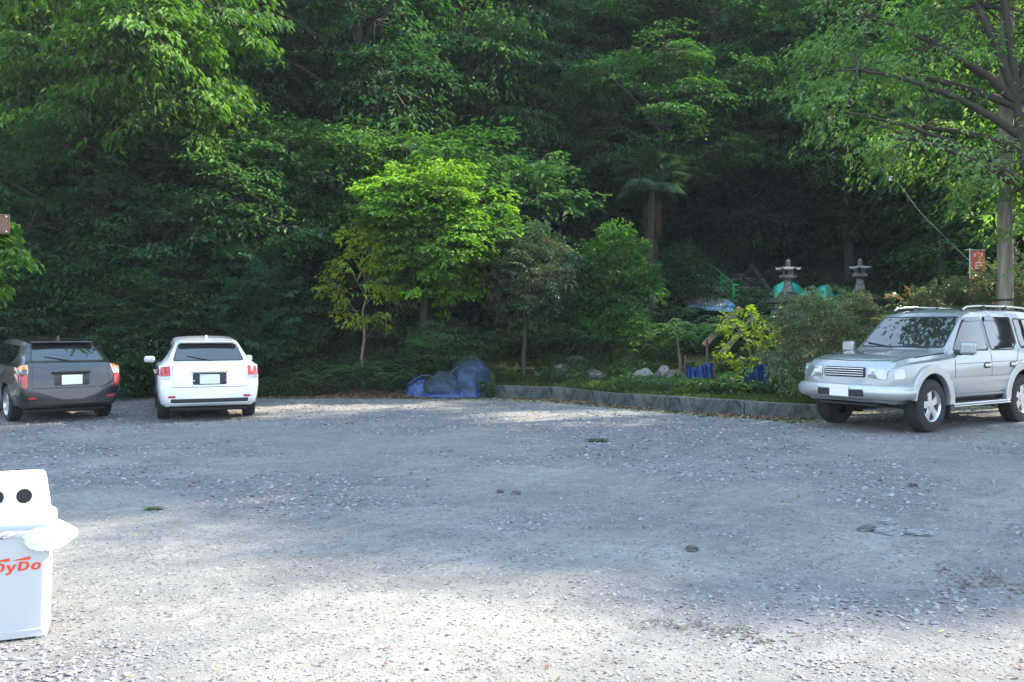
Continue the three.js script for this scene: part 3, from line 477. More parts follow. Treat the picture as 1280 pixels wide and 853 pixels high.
// hatchbacks backed up to us
function hatchback(name, label, mat, pos, heading, o) {
  const car = thing(name, label, 'car', [0, 0, 0]), ax = [1.3, -1.32];
  const geo = cutWheels(shell([
    [2.22, .30, .52, .58, .5, .55, .53, .46, .03, .005], [2.12, .25, .62, .70, .68, .73, .70, .62, .05, .01], [1.9, .22, .74, .82, .78, .82, .80, .70, .06, .02], [1.25, .21, .87, .95, .80, .85, .83, .72, .06, .02], [1.12, .21, .88, .99, .80, .85, .83, .71, .06, .02],
    [0.5, .21, .91, 1.33, .80, .855, .83, .57, .08, .02], [0.2, .21, .92, 1.42, .80, .855, .83, .565, .09, .02], [-.5, .21, .94, 1.455, .80, .855, .83, .57, .09, .025], [-1.2, .22, .96, 1.42, .80, .855, .83, .565, .09, .02], [-1.5, .23, .97, 1.385, .80, .855, .83, .56, .08, .02], [-1.60, .23, .97, 1.335, .80, .855, .83, .575, .07, .015],
    [-1.98, .25, .97, 1.03, .79, .845, .82, .70, .04, .01], [-2.06, .26, .93, .985, .77, .83, .81, .73, .04, .01], [-2.15, .28, .80, .86, .74, .80, .785, .72, .04, .005], [-2.20, .32, .66, .71, .68, .73, .71, .66, .04, .0]]), ax, 0.31, 0.37, 0.855);
  const body = obj('body', geo, mat, car); body.updateMatrixWorld(); liner(car, ax, 0.31, 0.37, 0.845);
  for (const v of ['left', 'right']) {
    const s = v === 'left' ? 1 : -1;
    obj('front_window', wrap(body, roundShape([[.84, .99], [-.3, .99], [-.3, 1.34], [.12, 1.34], [.35, 1.27]], .04), v, 0.005), CAR.glass, car);
    obj('rear_window', wrap(body, roundShape([[-.36, .99], [-1.32, 1.0], [-1.5, 1.1], [-1.2, 1.31], [-.36, 1.34]], .05), v, 0.005), CAR.glass, car);
    for (const q of [[[.86, .35], [.9, .95]], [[-.33, .3], [-.33, 1.38]], [[-.98, .55], [-1.2, .75], [-1.25, .97]], [[-1.75, .60], [-2.04, .62]]]) obj('panel_gap', wrap(body, lineStrip(q), v, 0.0025), CAR.seam, car);
    for (const x of [-.18, -1.05]) obj('door_handle', box(.18, .035, .03, x, .82, s * .868, .012), mat, car);
    const dm = obj('door_mirror', new RoundedBoxGeometry(.1, .13, .2, 4, .045).translate(.72, 1.0, s * .945), mat, car); obj('mirror_arm', box(.05, .05, .14, .73, .955, s * .83, .015), CAR.trim, dm);
    obj('sill_trim', wrap(body, rect(-.9, .23, .9, .30), v, 0.006), CAR.trim, car);
    const R = (pts) => s > 0 ? pts.map(([z, y]) => [z, y]) : pts.map(([z, y]) => [-z, y]).reverse();
    for (const [m, pts] of o.lamps) obj('tail_lamp', wrap(body, R(pts), 'rear', 0.010, .04), m, car);
    for (const [m, pts] of o.sideLamps ?? []) obj('side_lamp', wrap(body, pts, v, 0.008, .05), m, car);
    obj('bumper_reflector', wrap(body, R(rect(.56, .42, .68, .455)), 'rear', 0.008), CAR.red, car);
    obj('headlight', wrap(body, R([[.4, .60], [.62, .62], [.68, .74], [.5, .72]]), 'front', 0.008), CAR.clear, car);
  }
  obj('rear_glass_seal', wrap(body, roundShape([[-.60, 1.045], [.60, 1.045], [.50, 1.345], [-.50, 1.345]], .05), 'rear', 0.004), CAR.trim, car);
  const rg = obj('rear_glass', wrap(body, roundShape([[-.58, 1.06], [.58, 1.06], [.49, 1.33], [-.49, 1.33]], .05), 'rear', 0.008), CAR.glass, car);
  obj('rear_wiper', new THREE.TubeGeometry(new THREE.LineCurve3(V(-1.99, 1.05, .05), V(-1.88, 1.13, -.36)), 6, .008, 5), CAR.trim, rg);
  obj('spoiler', new RoundedBoxGeometry(.2, .035, .98, 3, .016).rotateZ(.12).translate(-1.60, 1.385, 0), mat, car);
  obj('windshield', wrap(body, roundShape([[-.66, 1.0], [.66, 1.0], [.53, 1.34], [-.53, 1.34]], .05), 'front', 0.006), CAR.glass, car);
  obj('tailgate_gap', wrap(body, lineStrip([[-.60, .98], [-.62, .60], [.62, .60], [.60, .98]], .009), 'rear', 0.003), CAR.seam, car);
  obj('plate_recess', wrap(body, roundShape(rect(-.28, .64, .28, .84), .03), 'rear', 0.003), CAR.trim, car);
  obj('number_plate', box(.012, .165, .33, -2.2, .735, 0, .004), CAR.plate, car);
  obj('tailgate_garnish', box(.03, .04, .62, -2.165, .865, 0, .01), o.garnish ?? CAR.chrome, car);
  obj('bumper_valance', wrap(body, rect(-.64, .33, .64, .40), 'rear', 0.006), CAR.trim, car);
  obj('underbody', box(3.6, .08, 1.3, -.1, .20, 0, .03), CAR.trim, car);
  obj('roof_fin', new THREE.ExtrudeGeometry(new THREE.Shape([[0, 0], [.15, 0], [.03, .065], [0, .06]].map(([a, b]) => new THREE.Vector2(a, b))), { depth: .02, bevelSize: .006, bevelThickness: .008, bevelSegments: 2 }).translate(-1.35, 1.425, -.01), mat, car);
  addWheels(car, ax, 0.855, 0.31, 0.205, 0.205, 6);
  const fw = V(Math.sin(heading), 0, -Math.cos(heading)); car.rotation.y = Math.atan2(-fw.z, fw.x);
  car.position.set(pos[0] + fw.x * 2.15, 0, pos[1] + fw.z * 2.15);     // pos: middle of the rear bumper
  return car;
}
hatchback('parked_hatchback', 'white hatchback with small red tail lamps parked on the gravel', CAR.white, [-5.28, -15.35], -0.40, { lamps: [[CAR.red, [[.64, .80], [.80, .80], [.80, .95], [.64, .97]]], [CAR.clear, [[.64, .745], [.79, .745], [.80, .795], [.64, .795]]]], sideLamps: [[CAR.red, [[-1.86, .86], [-2.1, .80], [-2.04, .95], [-1.9, .96]]]] });
hatchback('parked_hatchback', 'black hatchback with tall red and clear tail lamps parked on the gravel', CAR.black, [-7.62, -15.2], -0.72, { garnish: CAR.trim, lamps: [[CAR.amber, [[.66, .92], [.80, .92], [.80, .98], [.66, 1.0]]], [CAR.clear, [[.68, .84], [.80, .84], [.80, .915], [.66, .915]]], [CAR.red, [[.70, .60], [.76, .62], [.80, .835], [.68, .835]]]], sideLamps: [[CAR.amber, [[-1.9, .92], [-2.08, .90], [-2.04, .965], [-1.92, .97]]], [CAR.red, [[-1.96, .82], [-2.13, .70], [-2.1, .83], [-1.98, .86]]]] });

// ---------------------------------------------------------------- walls, stone work and things in the bed
const noisyTex = (base, amp, seed, spots = 0, sz = 256) => canvasTex(canvas(sz, sz, (g) => {
  const R = rng(seed), im = g.createImageData(sz, sz);
  for (let y = 0; y < sz; y++) for (let x = 0; x < sz; x++) { const u = x / sz * 6.2832, v = y / sz * 6.2832, n = fbm(Math.cos(u) * 1.6 + seed, Math.sin(u) * 1.6 + Math.cos(v) * 1.6, Math.sin(v) * 1.6, 4) * amp * 2.2 + (R() - .5) * amp * 0.7, k = (y * sz + x) * 4; for (let c = 0; c < 3; c++) im.data[k + c] = Math.max(0, Math.min(255, base[c] + n)); im.data[k + 3] = 255; }
  g.putImageData(im, 0, 0);
  for (let k = 0; k < spots; k++) { g.fillStyle = `rgba(${R() < .5 ? '40,46,36' : '170,170,160'},${0.15 + 0.3 * R()})`; g.beginPath(); g.ellipse(R() * sz, R() * sz, 1 + R() * 6, 1 + R() * 5, 0, 0, 7); g.fill(); }
}));
const concreteMat = std(0xffffff, 0.92, { map: noisyTex([68, 74, 71], 32, 4, 200) }), stoneMat = std(0xffffff, 0.95, { map: noisyTex([112, 113, 106], 44, 9, 220) }), darkStoneMat = std(0xffffff, 0.95, { map: noisyTex([72, 74, 70], 40, 14, 160) });
{ // low concrete wall round the bed, cast in lengths
  const wall = thing('concrete_wall', 'low weathered grey concrete wall holding back the planted bed', 'wall', [0, 0, 0]);
  const pts = [[-0.62, 20.72], [0.35, 20.2], [1.3, 19.6], [2.05, 18.5], [2.75, 17.6], [3.4, 16.8], [4.2, 16.15], [5.05, 15.58], [5.75, 15.3]].map(([x, d]) => V(x, 0, -d));
  const cv = new THREE.CatmullRomCurve3(pts, false, 'centripetal'), N = 5;
  for (let k = 0; k < N; k++) {
    const p = [], uv = [], ix = [], n = 14, t0 = k / N + (k ? 0.0012 : 0), t1 = (k + 1) / N - 0.0012;
    for (let j = 0; j <= n; j++) {
      const t = lerp(t0, t1, j / n), c = cv.getPointAt(t), q = cv.getTangentAt(t), nx = q.z, nz = -q.x, s = t * cv.getLength();
      const top = 0.285 + 0.012 * Math.sin(s * 1.3) + (k % 2) * 0.004, out = -0.0, ch = 0.012;
      // outline across the wall: front foot, front top edge, back
      const o = [[out, -0.15], [out, top - ch], [out + ch, top], [0.15 - ch, top], [0.15, top - ch], [0.15, -0.15]];
      o.forEach(([w, y], i) => { p.push(c.x + nx * w * -1 * sgn(q), y, c.z + nz * w * -1 * sgn(q)); uv.push(s * 0.8, i === 0 ? 0 : (y + w) * 0.8); });
    }
    for (let j = 0; j < n; j++) for (let i = 0; i < 5; i++) { const a = j * 6 + i; ix.push(a, a + 6, a + 1, a + 1, a + 6, a + 7); }
    for (const a of [0, n * 6]) for (let i = 1; i < 5; i++) ix.push(a, a + i, a + i + 1);
    const g = new THREE.BufferGeometry(); g.setAttribute('position', new THREE.Float32BufferAttribute(p, 3)); g.setAttribute('uv', new THREE.Float32BufferAttribute(uv, 2)); g.setIndex(ix);
    obj('wall_section', toCreasedNormals(g, 0.5), concreteMat, wall);
  }
  function sgn(q) { return q.x > 0 ? -1 : 1; }
}
function lantern(name, label, pos, turn, s) { // hexagonal stone lantern on a stepped foot
  const t = thing(name, label, 'stone lantern', pos, turn, 'stone lanterns by the steps');
  const lat = (prof, seg) => toCreasedNormals(new THREE.LatheGeometry(prof.map(([r, y]) => new THREE.Vector2(r, y)), seg), 0.6);
  obj('foot', lat([[0, 0], [.34, 0], [.34, .07], [.29, .09], [.27, .15], [.2, .19], [0, .19]], 6), darkStoneMat, t);
  obj('shaft', lat([[.19, .19], [.155, .3], [.125, .46], [.115, .54], [0, .54]], 18), stoneMat, t);
  obj('platform', lat([[.11, .54], [.17, .58], [.27, .63], [.285, .66], [.285, .71], [.25, .73], [0, .73]], 6), stoneMat, t);
  const fb = new THREE.Group(); fb.name = 'light_chamber'; t.add(fb);
  for (let k = 0; k < 6; k++) { const a = k * Math.PI / 3; obj('corner_post', box(.05, .17, .05).rotateY(-a).translate(Math.cos(a) * .165, .815, Math.sin(a) * .165), stoneMat, fb); }
  for (const k of [1, 3, 5]) { const a = (k + .5) * Math.PI / 3; obj('chamber_wall', box(.03, .17, .15).rotateY(-a).translate(Math.cos(a) * .14, .815, Math.sin(a) * .14), stoneMat, fb); }
  // roof with upturned corners
  const p = [], ix = [], RR = [.0, .1, .2, .3, .37], seg = 36;
  for (let i = 0; i < RR.length; i++) for (let k = 0; k < seg; k++) { const a = k / seg * 6.2832, six = Math.cos(Math.PI / 6) / Math.cos(((a + Math.PI / 6) % (Math.PI / 3)) - Math.PI / 6), r = RR[i] * lerp(1, six, .9) * 1.08, corner = Math.pow(Math.max(0, (six - .866) / .134), 3); p.push(Math.cos(a) * r, 1.05 - .135 * Math.pow(RR[i] / .37, .7) + corner * .06 * Math.pow(RR[i] / .37, 3), Math.sin(a) * r); }
  for (let k = 0; k < seg; k++) { const b = (RR.length - 1) * seg + k; p.push(p[b * 3], p[b * 3 + 1] - .035, p[b * 3 + 2]); }
  for (let k = 0; k < seg; k++) p.push(Math.cos(k / seg * 6.2832) * .15, .895, Math.sin(k / seg * 6.2832) * .15);
  for (let i = 0; i < RR.length + 1; i++) for (let k = 0; k < seg; k++) { const a = i * seg + k, b = i * seg + (k + 1) % seg; ix.push(a, b, a + seg, b, b + seg, a + seg); }
  const g = new THREE.BufferGeometry(); g.setAttribute('position', new THREE.Float32BufferAttribute(p, 3)); g.setIndex(ix); obj('roof', toCreasedNormals(g, .6), stoneMat, t);
  obj('finial', lat([[0, 1.04], [.09, 1.04], [.1, 1.07], [.06, 1.09], [.075, 1.12], [.085, 1.16], [.06, 1.2], [.02, 1.24], [0, 1.255]], 16), stoneMat, t);
  t.scale.setScalar(s); return t;
}
function pillar(label, pos, h) {
  const t = thing('gate_pillar', label, 'pillar', pos, 0.25, 'stone pillars under the lanterns'), R = rng(7 + h * 100);
  let y = -0.2; for (let k = 0; y < h - .16; k++) { const hh = Math.min(.34 + .1 * R(), h - .16 - y); obj('stone_block', box(.66 + .04 * R(), hh - .012, .66 + .04 * R(), (R() - .5) * .02, y + hh / 2, (R() - .5) * .02, .025), k % 2 ? darkStoneMat : stoneMat, t); y += hh; if (hh < .02) break; }
  obj('cap_slab', box(.86, .1, .86, 0, h - .105, 0, .02), darkStoneMat, t); obj('cap_slab', box(.76, .05, .76, 0, h - .028, 0, .015), darkStoneMat, t); return t;
}
{
  const d = 24, a = at(985, 372, d), b = at(1075, 369, 24.6);
  const ya = H(a.x, a.z), yb = H(b.x, b.z);
  pillar('mossy block pillar carrying the stone lantern with the teal sheet behind it', [a.x, ya, a.z], a.y - ya); lantern('stone_lantern', 'stone lantern standing free above the sapling, teal sheet behind its foot', [a.x, a.y, a.z], .3, .84);
  pillar('block pillar hidden in shrubs under the second stone lantern', [b.x, yb, b.z], b.y - yb); lantern('stone_lantern', 'stone lantern rising out of the reddish shrubs behind the silver car', [b.x, b.y, b.z], .6, .82);
}
{ // stone steps up into the wood, with a green pipe railing
  const st = thing('stone_steps', 'dark stone steps climbing between the green railing and the lantern', 'steps', [0, 0, 0]), n = 9, p0 = at(938, 388, 27.6);
  for (let k = 0; k < n; k++) obj('step', box(1.55 + .03 * Math.sin(k * 5), .5, .42, p0.x + .02 * Math.sin(k * 3), p0.y + k * .165 - .25, p0.z - k * .36, .02), k % 2 ? stoneMat : darkStoneMat, st);
  obj('side_kerb', box(.16, .25, 3.6).rotateX(.43).translate(p0.x + .88, p0.y + .82, p0.z - 1.55), darkStoneMat, st);
  const rl = thing('stair_railing', 'bright green painted pipe railing running up beside the stone steps', 'railing', [0, 0, 0]), gm = std(lin(0.03, 0.42, 0.09), 0.45), A = at(917, 355, 27.2), foot = at(917, 381, 27.2), B = at(888, 330, 30.6), Bf = at(888, 352, 30.6);
  const pipe = (n, p, q, r) => obj(n, new THREE.TubeGeometry(new THREE.LineCurve3(p, q), 1, r, 8), gm, rl);
  pipe('post', foot.clone().add(V(0, -.5, 0)), A, .045); pipe('post', Bf.clone().add(V(0, -.4, 0)), B, .035); pipe('post', foot.clone().lerp(Bf, .5).add(V(0, -.5, 0)), A.clone().lerp(B, .5), .032);
  for (const f of [0, .33, .62, .9]) pipe('rail', A.clone().lerp(foot, f), B.clone().lerp(Bf, f), f ? .02 : .028);
  for (const f of [.05, .3, .55, .8]) obj('pipe_stub', new THREE.CylinderGeometry(.022, .022, .16, 8).rotateZ(1.57).translate(A.x + .09, lerp(A.y, foot.y, f), A.z), gm, rl);
}
// crumpled sheets
function draped(w, d, h, seed, rough = 0.12, nx = 40, nz = 34, peaks = [[0, 0, 1, .5]]) {
  const g = new THREE.PlaneGeometry(w, d, nx, nz).rotateX(-Math.PI / 2), p = g.attributes.position;
  for (let k = 0; k < p.count; k++) {
    const x = p.getX(k), z = p.getZ(k), u = x / w * 2, v = z / d * 2; let y = 0;
    for (const [cx, cz, ph, pr] of peaks) { const r = Math.hypot((u - cx), (v - cz)) / pr; y = Math.max(y, ph * h * Math.pow(Math.max(0, 1 - Math.pow(r, 2.6)), .5) * (r < 1 ? 1 : 0)); }
    const cr = Math.abs(fbm(x * 2.6 + seed, z * 2.6, y, 3)) * rough * 2 + Math.abs(fbm(x * 8, z * 8 + seed, y * 4, 2)) * rough * .5;
    p.setXYZ(k, x + fbm(x * 3, z * 3, seed, 2) * rough * 1.4, y + cr * (y > .03 ? 1 : .5), z + fbm(x * 3, z * 3 + 9, seed, 2) * rough * 1.4);
  }
  g.computeVertexNormals(); return g;
}
const tarpBlue = std(0xffffff, 0.42, { map: noisyTex([24, 56, 112], 34, 21, 160) }), tarpTeal = std(0xffffff, 0.4, { map: noisyTex([18, 150, 128], 26, 23, 40) }), netMat = std(lin(.05, .085, .065), .9);
{ // heap under a blue sheet and dark green netting
  const c = at(560, 492, 20.75), t = thing('covered_heap', 'heap of material under a blue sheet and green garden netting beside the concrete wall', 'heap', [c.x + .05, .03, c.z - .1]);
  const lump = (cx, cz, rx, ry, rz, seed) => { const g = new THREE.SphereGeometry(1, 56, 30, 0, 6.2832, 0, 1.75), p = g.attributes.position; for (let k = 0; k < p.count; k++) { const v = V().fromBufferAttribute(p, k), n = 1 + .22 * fbm(v.x * 1.6 + seed, v.y * 1.6, v.z * 1.6, 2) + .22 * Math.abs(fbm(v.x * 3.6 + seed, v.y * 2.6, v.z * 3.6, 3)), q = v.y < 0 ? 1.06 : 1; p.setXYZ(k, cx + v.x * n * rx * q, Math.max(-.02, v.y * n) * ry, cz + v.z * n * rz * q); } g.computeVertexNormals(); return g; };
  const lumps = [lump(.46, 0, .5, .95, .48, 5), lump(-.12, .12, .52, .56, .42, 8), lump(-.74, -.05, .34, .5, .34, 14)];
  obj('blue_sheet', mergeGeometries(lumps), tarpBlue, t);
  // netting: strands that follow the sheet, thrown over the two larger humps
  const s = new Soup(), cc = [1, 1, 1];
  for (const g of lumps.slice(0, 2)) { const p = g.attributes.position, nn = g.attributes.normal, pt = (i, j) => { const k = j * 57 + (i % 56); return V(p.getX(k) + nn.getX(k) * .012, p.getY(k) + nn.getY(k) * .012, p.getZ(k) + nn.getZ(k) * .012); };
    for (let j = 2; j < 24; j++) for (let i = 0; i < 56; i++) { if (i > 40 && i < 46) continue; s.tube([pt(i, j), pt(i + 1, j + 1)], .0045, .0045, 3, cc); s.tube([pt(i + 1, j), pt(i, j + 1)], .0045, .0045, 3, cc); } }
  obj('netting', s.geo(), netMat, t).userData.kind = 'stuff';
  obj('tie_rope', new THREE.TubeGeometry(new THREE.CatmullRomCurve3([[-.98, .3], [-.6, .5], [-.2, .42], [.2, .7]].map(([x, y]) => V(x, y, .3)) ), 24, .012, 5), std(lin(.06, .09, .16), .8), t);
}
{ // teal sheets thrown over things behind the lanterns
  for (const [px, py, d, w, h, pk, label] of [[992, 379, 26, 1.25, .62, [[-.3, 0, 1, .8], [.4, 0, .55, .6]], 'teal sheet draped over a low stack behind the stone lantern'], [1030, 385, 26, .62, .66, [[0, 0, 1, 1.0]], 'small teal sheet bundled over a drum between the two lanterns']]) {
    const p = at(px, py, d); tag(obj('teal_tarp', draped(w, .9, h, px, .05, 40, 30, pk), tarpTeal), label, 'tarp', 'teal sheets behind the lanterns').position.set(p.x, p.y, p.z);
    const q = thing('stone_block_stack', px < 1000 ? 'rough stone plinth under the draped teal sheet' : 'rough stone plinth under the bundled teal sheet', 'plinth', [p.x, H(p.x, p.z), p.z]), hh = p.y - H(p.x, p.z) + .1;
    for (let k = 0; k < 3; k++) obj('stone', box(w * .8, hh / 3 - .01, .6, .02 * k, hh / 3 * (k + .5) - .02, 0, .03), darkStoneMat, q);
  }
}
// blue sheet fence low in the bed
for (const [x0, y0, x1, y1, d, label] of [[857, 473, 893, 470, 18.6, 'sagging blue sheet strung between stakes at the back of the bed'], [926, 476, 962, 478, 18.2, 'short blue sheet behind the lime sapling']]) {
  const a = at(x0, y0, d), b = at(x1, y1, d), w = b.x - a.x, h = .72, g = new THREE.PlaneGeometry(w, h, 30, 12), p = g.attributes.position;
  for (let k = 0; k < p.count; k++) { const u = p.getX(k) / w + .5, v = p.getY(k) / h + .5; p.setXYZ(k, p.getX(k), p.getY(k) + h / 2 - v * (.2 * Math.sin(u * Math.PI) + .08 * Math.sin(u * 7)) * h * .8, .06 * Math.sin(u * 22 + v * 3) + .05 * fbm(u * 6, v * 6, x0, 2)); }
  g.computeVertexNormals(); const t = thing('blue_sheet', label, 'tarp', [(a.x + b.x) / 2, H((a.x + b.x) / 2, a.z) - .04, a.z], 0, 'blue sheets in the bed'); obj('sheet', g, tarpBlue, t);
  for (const s of [-1, 1]) obj('stake', new THREE.CylinderGeometry(.018, .022, .9, 7).translate(s * w / 2, .4, -.02), std(lin(.09, .07, .05)), t);
}
const woodMat = std(0xffffff, .9, { map: noisyTex([104, 88, 54], 34, 31, 60) }), woodOld = std(0xffffff, .95, { map: noisyTex([84, 74, 62], 30, 33, 30) });
{ // plank ramp, posts, stacked sheets, rubble
  const a = at(893, 440, 21.2), b = at(937, 392, 23.6);
  for (const [o, label] of [[-.22, 'yellowish plank leaning up the bank, upper one of two'], [.12, 'yellowish plank leaning up the bank, lower one of two']]) { const m = obj('plank', box(a.distanceTo(b), .045, .15, 0, 0, 0, .006), woodMat); tag(m, label, 'plank', 'planks on the bank'); m.position.copy(a.clone().lerp(b, .5)).add(V(o * .9, -o * .7, o)); const dd = b.clone().sub(a).normalize(); m.quaternion.setFromUnitVectors(V(1, 0, 0), dd); m.rotateX(.7); }
  for (const [px, y0, y1, d, lean, label] of [[853, 455, 402, 20.6, -.1, 'leaning dark wooden post beside the sagging blue sheet'], [884, 440, 398, 21.4, 0, 'slim upright dark post below the planks']]) { const p = at(px, y0, d), t = thing('wooden_post', label, 'post', [p.x, H(p.x, p.z), p.z], 0, 'posts in the bank'), h = (y0 - y1) / FPX * d + .25; obj('shaft', new THREE.CylinderGeometry(.03, .04, h, 8).translate(0, h / 2 - .1, 0), woodOld, t); obj('cap', new THREE.ConeGeometry(.031, .04, 8).translate(0, h - .08, 0), woodOld, t); t.rotation.z = -lean; }
  const sheets = [lin(.08, .32, .55), lin(.45, .5, .52), lin(.07, .26, .45), lin(.3, .24, .22)];
  for (let k = 0; k < 4; k++) { const p = at(890, 383 - k * 2.2, 25.6 + k * .1), m = obj('roofing_sheet', (() => { const g = new THREE.PlaneGeometry(1.25, .8, 50, 1), q = g.attributes.position; for (let i = 0; i < q.count; i++) q.setZ(i, .018 * Math.sin(q.getX(i) * 60)); g.computeVertexNormals(); return g; })(), std(sheets[k], .45)); tag(m, ['blue corrugated sheet at the bottom of the slanting pile', 'pale grey corrugated sheet lying on the blue one', 'darker blue corrugated sheet near the top of the pile', 'rusty brown corrugated sheet on top of the pile'][k], 'roofing sheet', 'corrugated sheets on the bank'); m.position.copy(p).add(V(-.06 * k, 0, 0)); m.rotation.set(-1.25, -.12 + .05 * k, -.30 - .02 * k, 'YXZ'); }
  const R = rng(61), rock = (r) => { const g = new THREE.IcosahedronGeometry(r, 1), q = g.attributes.position; const f = 3 / r * .35, o = R() * 50; for (let i = 0; i < q.count; i++) { const v = V().fromBufferAttribute(q, i), n = 1 + .5 * fbm(v.x * f + o, v.y * f, v.z * f, 2); q.setXYZ(i, v.x * n, v.y * n * .72, v.z * n); } g.computeVertexNormals(); return g; };
  const heap = thing('rubble_pile', 'pile of grey broken stones at the back of the grassy bed', 'rubble', gp(826, 20.6)), geos = [rock(.13), rock(.17), rock(.1)];
  for (let k = 0; k < 44; k++) { const m = obj('stone', geos[k % 3], k % 3 ? stoneMat : darkStoneMat, heap), r = Math.sqrt(R()); m.position.set((R() - .5) * 1.25, .06 + .2 * (1 - r) * R() + (k > 25 ? .14 : 0), (R() - .5) * .6 * r); m.rotation.set(R() * 6, R() * 6, R() * 6); }
  const paleStone = std(0xffffff, .95, { map: noisyTex([108, 112, 114], 40, 71, 90) });
  const stones = [[645, 619, .045, 'single dark stone lying alone on the fine pale patch'], [865, 690, .05, 'dark stone at the edge of the sunlit gravel'], [1112, 656, .07, 'upright wedge-shaped stone on the gravel behind the flat slab'], [1112, 669, .075, 'long flat pale slab of stone on the gravel'], [1150, 670, .07, 'flat pale stone beside the long slab'], [1085, 665, .06, 'small flat dark stone beside the long slab'], [556, 570, .06, 'flat grey stone out on the open gravel'], [470, 597, .05, 'pale stone on the gravel in front of the white car'], [1142, 608, .05, 'small dark stone on the gravel in front of the silver car'], [625, 617, .04, 'small pale stone beside the single dark stone']];
  for (const [px, py, r, label] of stones) { const p = onGround(px, py), m = obj('loose_stone', rock(r), label.includes('dark') ? darkStoneMat : paleStone); tag(m, label, 'stone', 'loose stones on the gravel'); m.position.set(p.x, lotH(p.x, p.z) + r * .15, p.z); m.scale.y = label.includes('flat') ? .75 : .95; m.scale.x = label.includes('long') ? 1.5 : 1; m.rotation.y = R() * 1.2 - .6; }
  const terr = [[700, 21.6], [720, 22], [745, 21.4]]; // old terrace stones under the small trees
  for (const [px, d] of terr) { const p = gp(px, d), m = obj('terrace_stone', rock(.3), darkStoneMat); tag(m, 'half-buried dark terrace stone between the small trees', 'stone', 'terrace stones'); m.position.set(p[0], p[1] + .05, p[2]); m.rotation.y = px; }
}
{ // utility pole with wires, insulator; banner
  const p = gp(1256, 18.0), t = thing('utility_pole', 'grey concrete utility pole standing among the leaves', 'pole', [p[0], 0, p[2]]);
  obj('shaft', new THREE.CylinderGeometry(.115, .165, 11, 24).translate(0, 5.5, 0), std(0xffffff, .9, { map: noisyTex([122, 116, 100], 22, 41, 120) }), t);
  for (const y of [2.2, 5.2]) obj('band', new THREE.CylinderGeometry(.168 - .004 * y, .168 - .004 * y, .05, 24).translate(0, y, 0), CAR.trim, t);
  for (let k = 0; k < 8; k++) obj('step_bolt', new THREE.CylinderGeometry(.009, .009, .16, 6).rotateZ(1.57).translate((k % 2 ? 1 : -1) * .2, 2.6 + k * .45, 0), CAR.trim, t);
  obj('cross_arm', box(1.5, .08, .08, 0, 9.6, .12, .01), CAR.alloy, t);
  const A = V(p[0], 5.6, p[2]), I = at(1113, 224, 21), g = thing('guy_wire', 'thin wire with a white porcelain insulator strung from the trees', 'wire', [0, 0, 0]);
  obj('strand', new THREE.TubeGeometry(new THREE.CatmullRomCurve3([at(1060, 292, 25), at(1090, 262, 22.5), I, at(1150, 266, 20), at(1215, 330, 18.4)]), 40, .008, 5), std(lin(.12, .13, .13), .6), g);
  const pr = [[0, -.06], [.05, -.05], [.06, -.02], [.03, 0], [.06, .02], [.05, .05], [0, .06]].map(([a, b]) => new THREE.Vector2(a, b)); obj('insulator', new THREE.LatheGeometry(pr, 16).translate(I.x, I.y, I.z), std(lin(.8, .8, .78), .2), g);
  for (const [y, dx, label] of [[9.75, -.6, 'overhead wire on the near end of the pole arm'], [9.75, .6, 'overhead wire on the far end of the pole arm'], [7.6, -.12, 'lower telephone cable fixed to the pole shaft']]) tag(obj('overhead_wire', new THREE.TubeGeometry(new THREE.CatmullRomCurve3([V(p[0] + dx, y, p[2]), V(p[0] + dx + 7, y - .5, p[2] + 4), V(p[0] + dx + 14, y, p[2] + 8)]), 24, .012, 5), CAR.trim), label, 'wire', 'wires from the pole');
  const b = at(1212, 312, 20.5), bh = 1.12, bw = .36, ban = thing('banner_flag', 'faded red vertical banner with white characters on a thin white pole', 'banner', [b.x, H(b.x, b.z), b.z], .1), top = b.y - H(b.x, b.z);
  obj('pole', new THREE.CylinderGeometry(.012, .014, top + .05, 8).translate(0, top / 2, 0), std(lin(.75, .76, .74), .4), ban); obj('cross_rod', new THREE.CylinderGeometry(.007, .007, bw + .14, 6).rotateZ(1.57).translate(bw / 2 - .05, top - .01, 0), std(lin(.75, .76, .74), .4), ban);
  const tex = canvasTex(canvas(128, 384, (c) => { // unreadable brush characters: soft white strokes on faded red
    c.fillStyle = 'rgb(196,84,76)'; c.fillRect(0, 0, 128, 384); c.strokeStyle = c.fillStyle = 'rgb(222,206,196)'; c.lineCap = 'round';
    const st = (w, q) => { c.lineWidth = w; for (const [a, b, d, e] of q) { c.beginPath(); c.moveTo(a, b); c.lineTo(d, e); c.stroke(); } };
    st(6, [[22, 22, 40, 44], [40, 22, 24, 46], [92, 20, 106, 44], [108, 22, 90, 44], [58, 18, 74, 18]]);
    st(8, [[44, 96, 88, 96], [44, 96, 44, 140], [88, 96, 88, 140], [44, 118, 88, 118], [44, 140, 88, 140], [66, 84, 66, 96]]);
    st(8, [[40, 176, 92, 176], [66, 164, 66, 216], [44, 196, 90, 196], [42, 214, 58, 198], [90, 214, 74, 198]]);
    st(8, [[66, 240, 66, 290], [42, 256, 92, 256], [46, 288, 62, 262], [88, 288, 70, 262], [52, 274, 82, 274]]);
    st(5, [[30, 340, 50, 350], [60, 336, 84, 348], [92, 340, 104, 346]]);
  }));
  const fg = new THREE.PlaneGeometry(bw, bh, 10, 24), q = fg.attributes.position; for (let k = 0; k < q.count; k++) q.setZ(k, .022 * Math.sin(q.getY(k) * 5 + q.getX(k) * 9) ); fg.computeVertexNormals();
  obj('cloth', fg.translate(bw / 2 + .02, top - bh / 2 - .03, 0), std(0xffffff, .8, { map: tex }), ban);
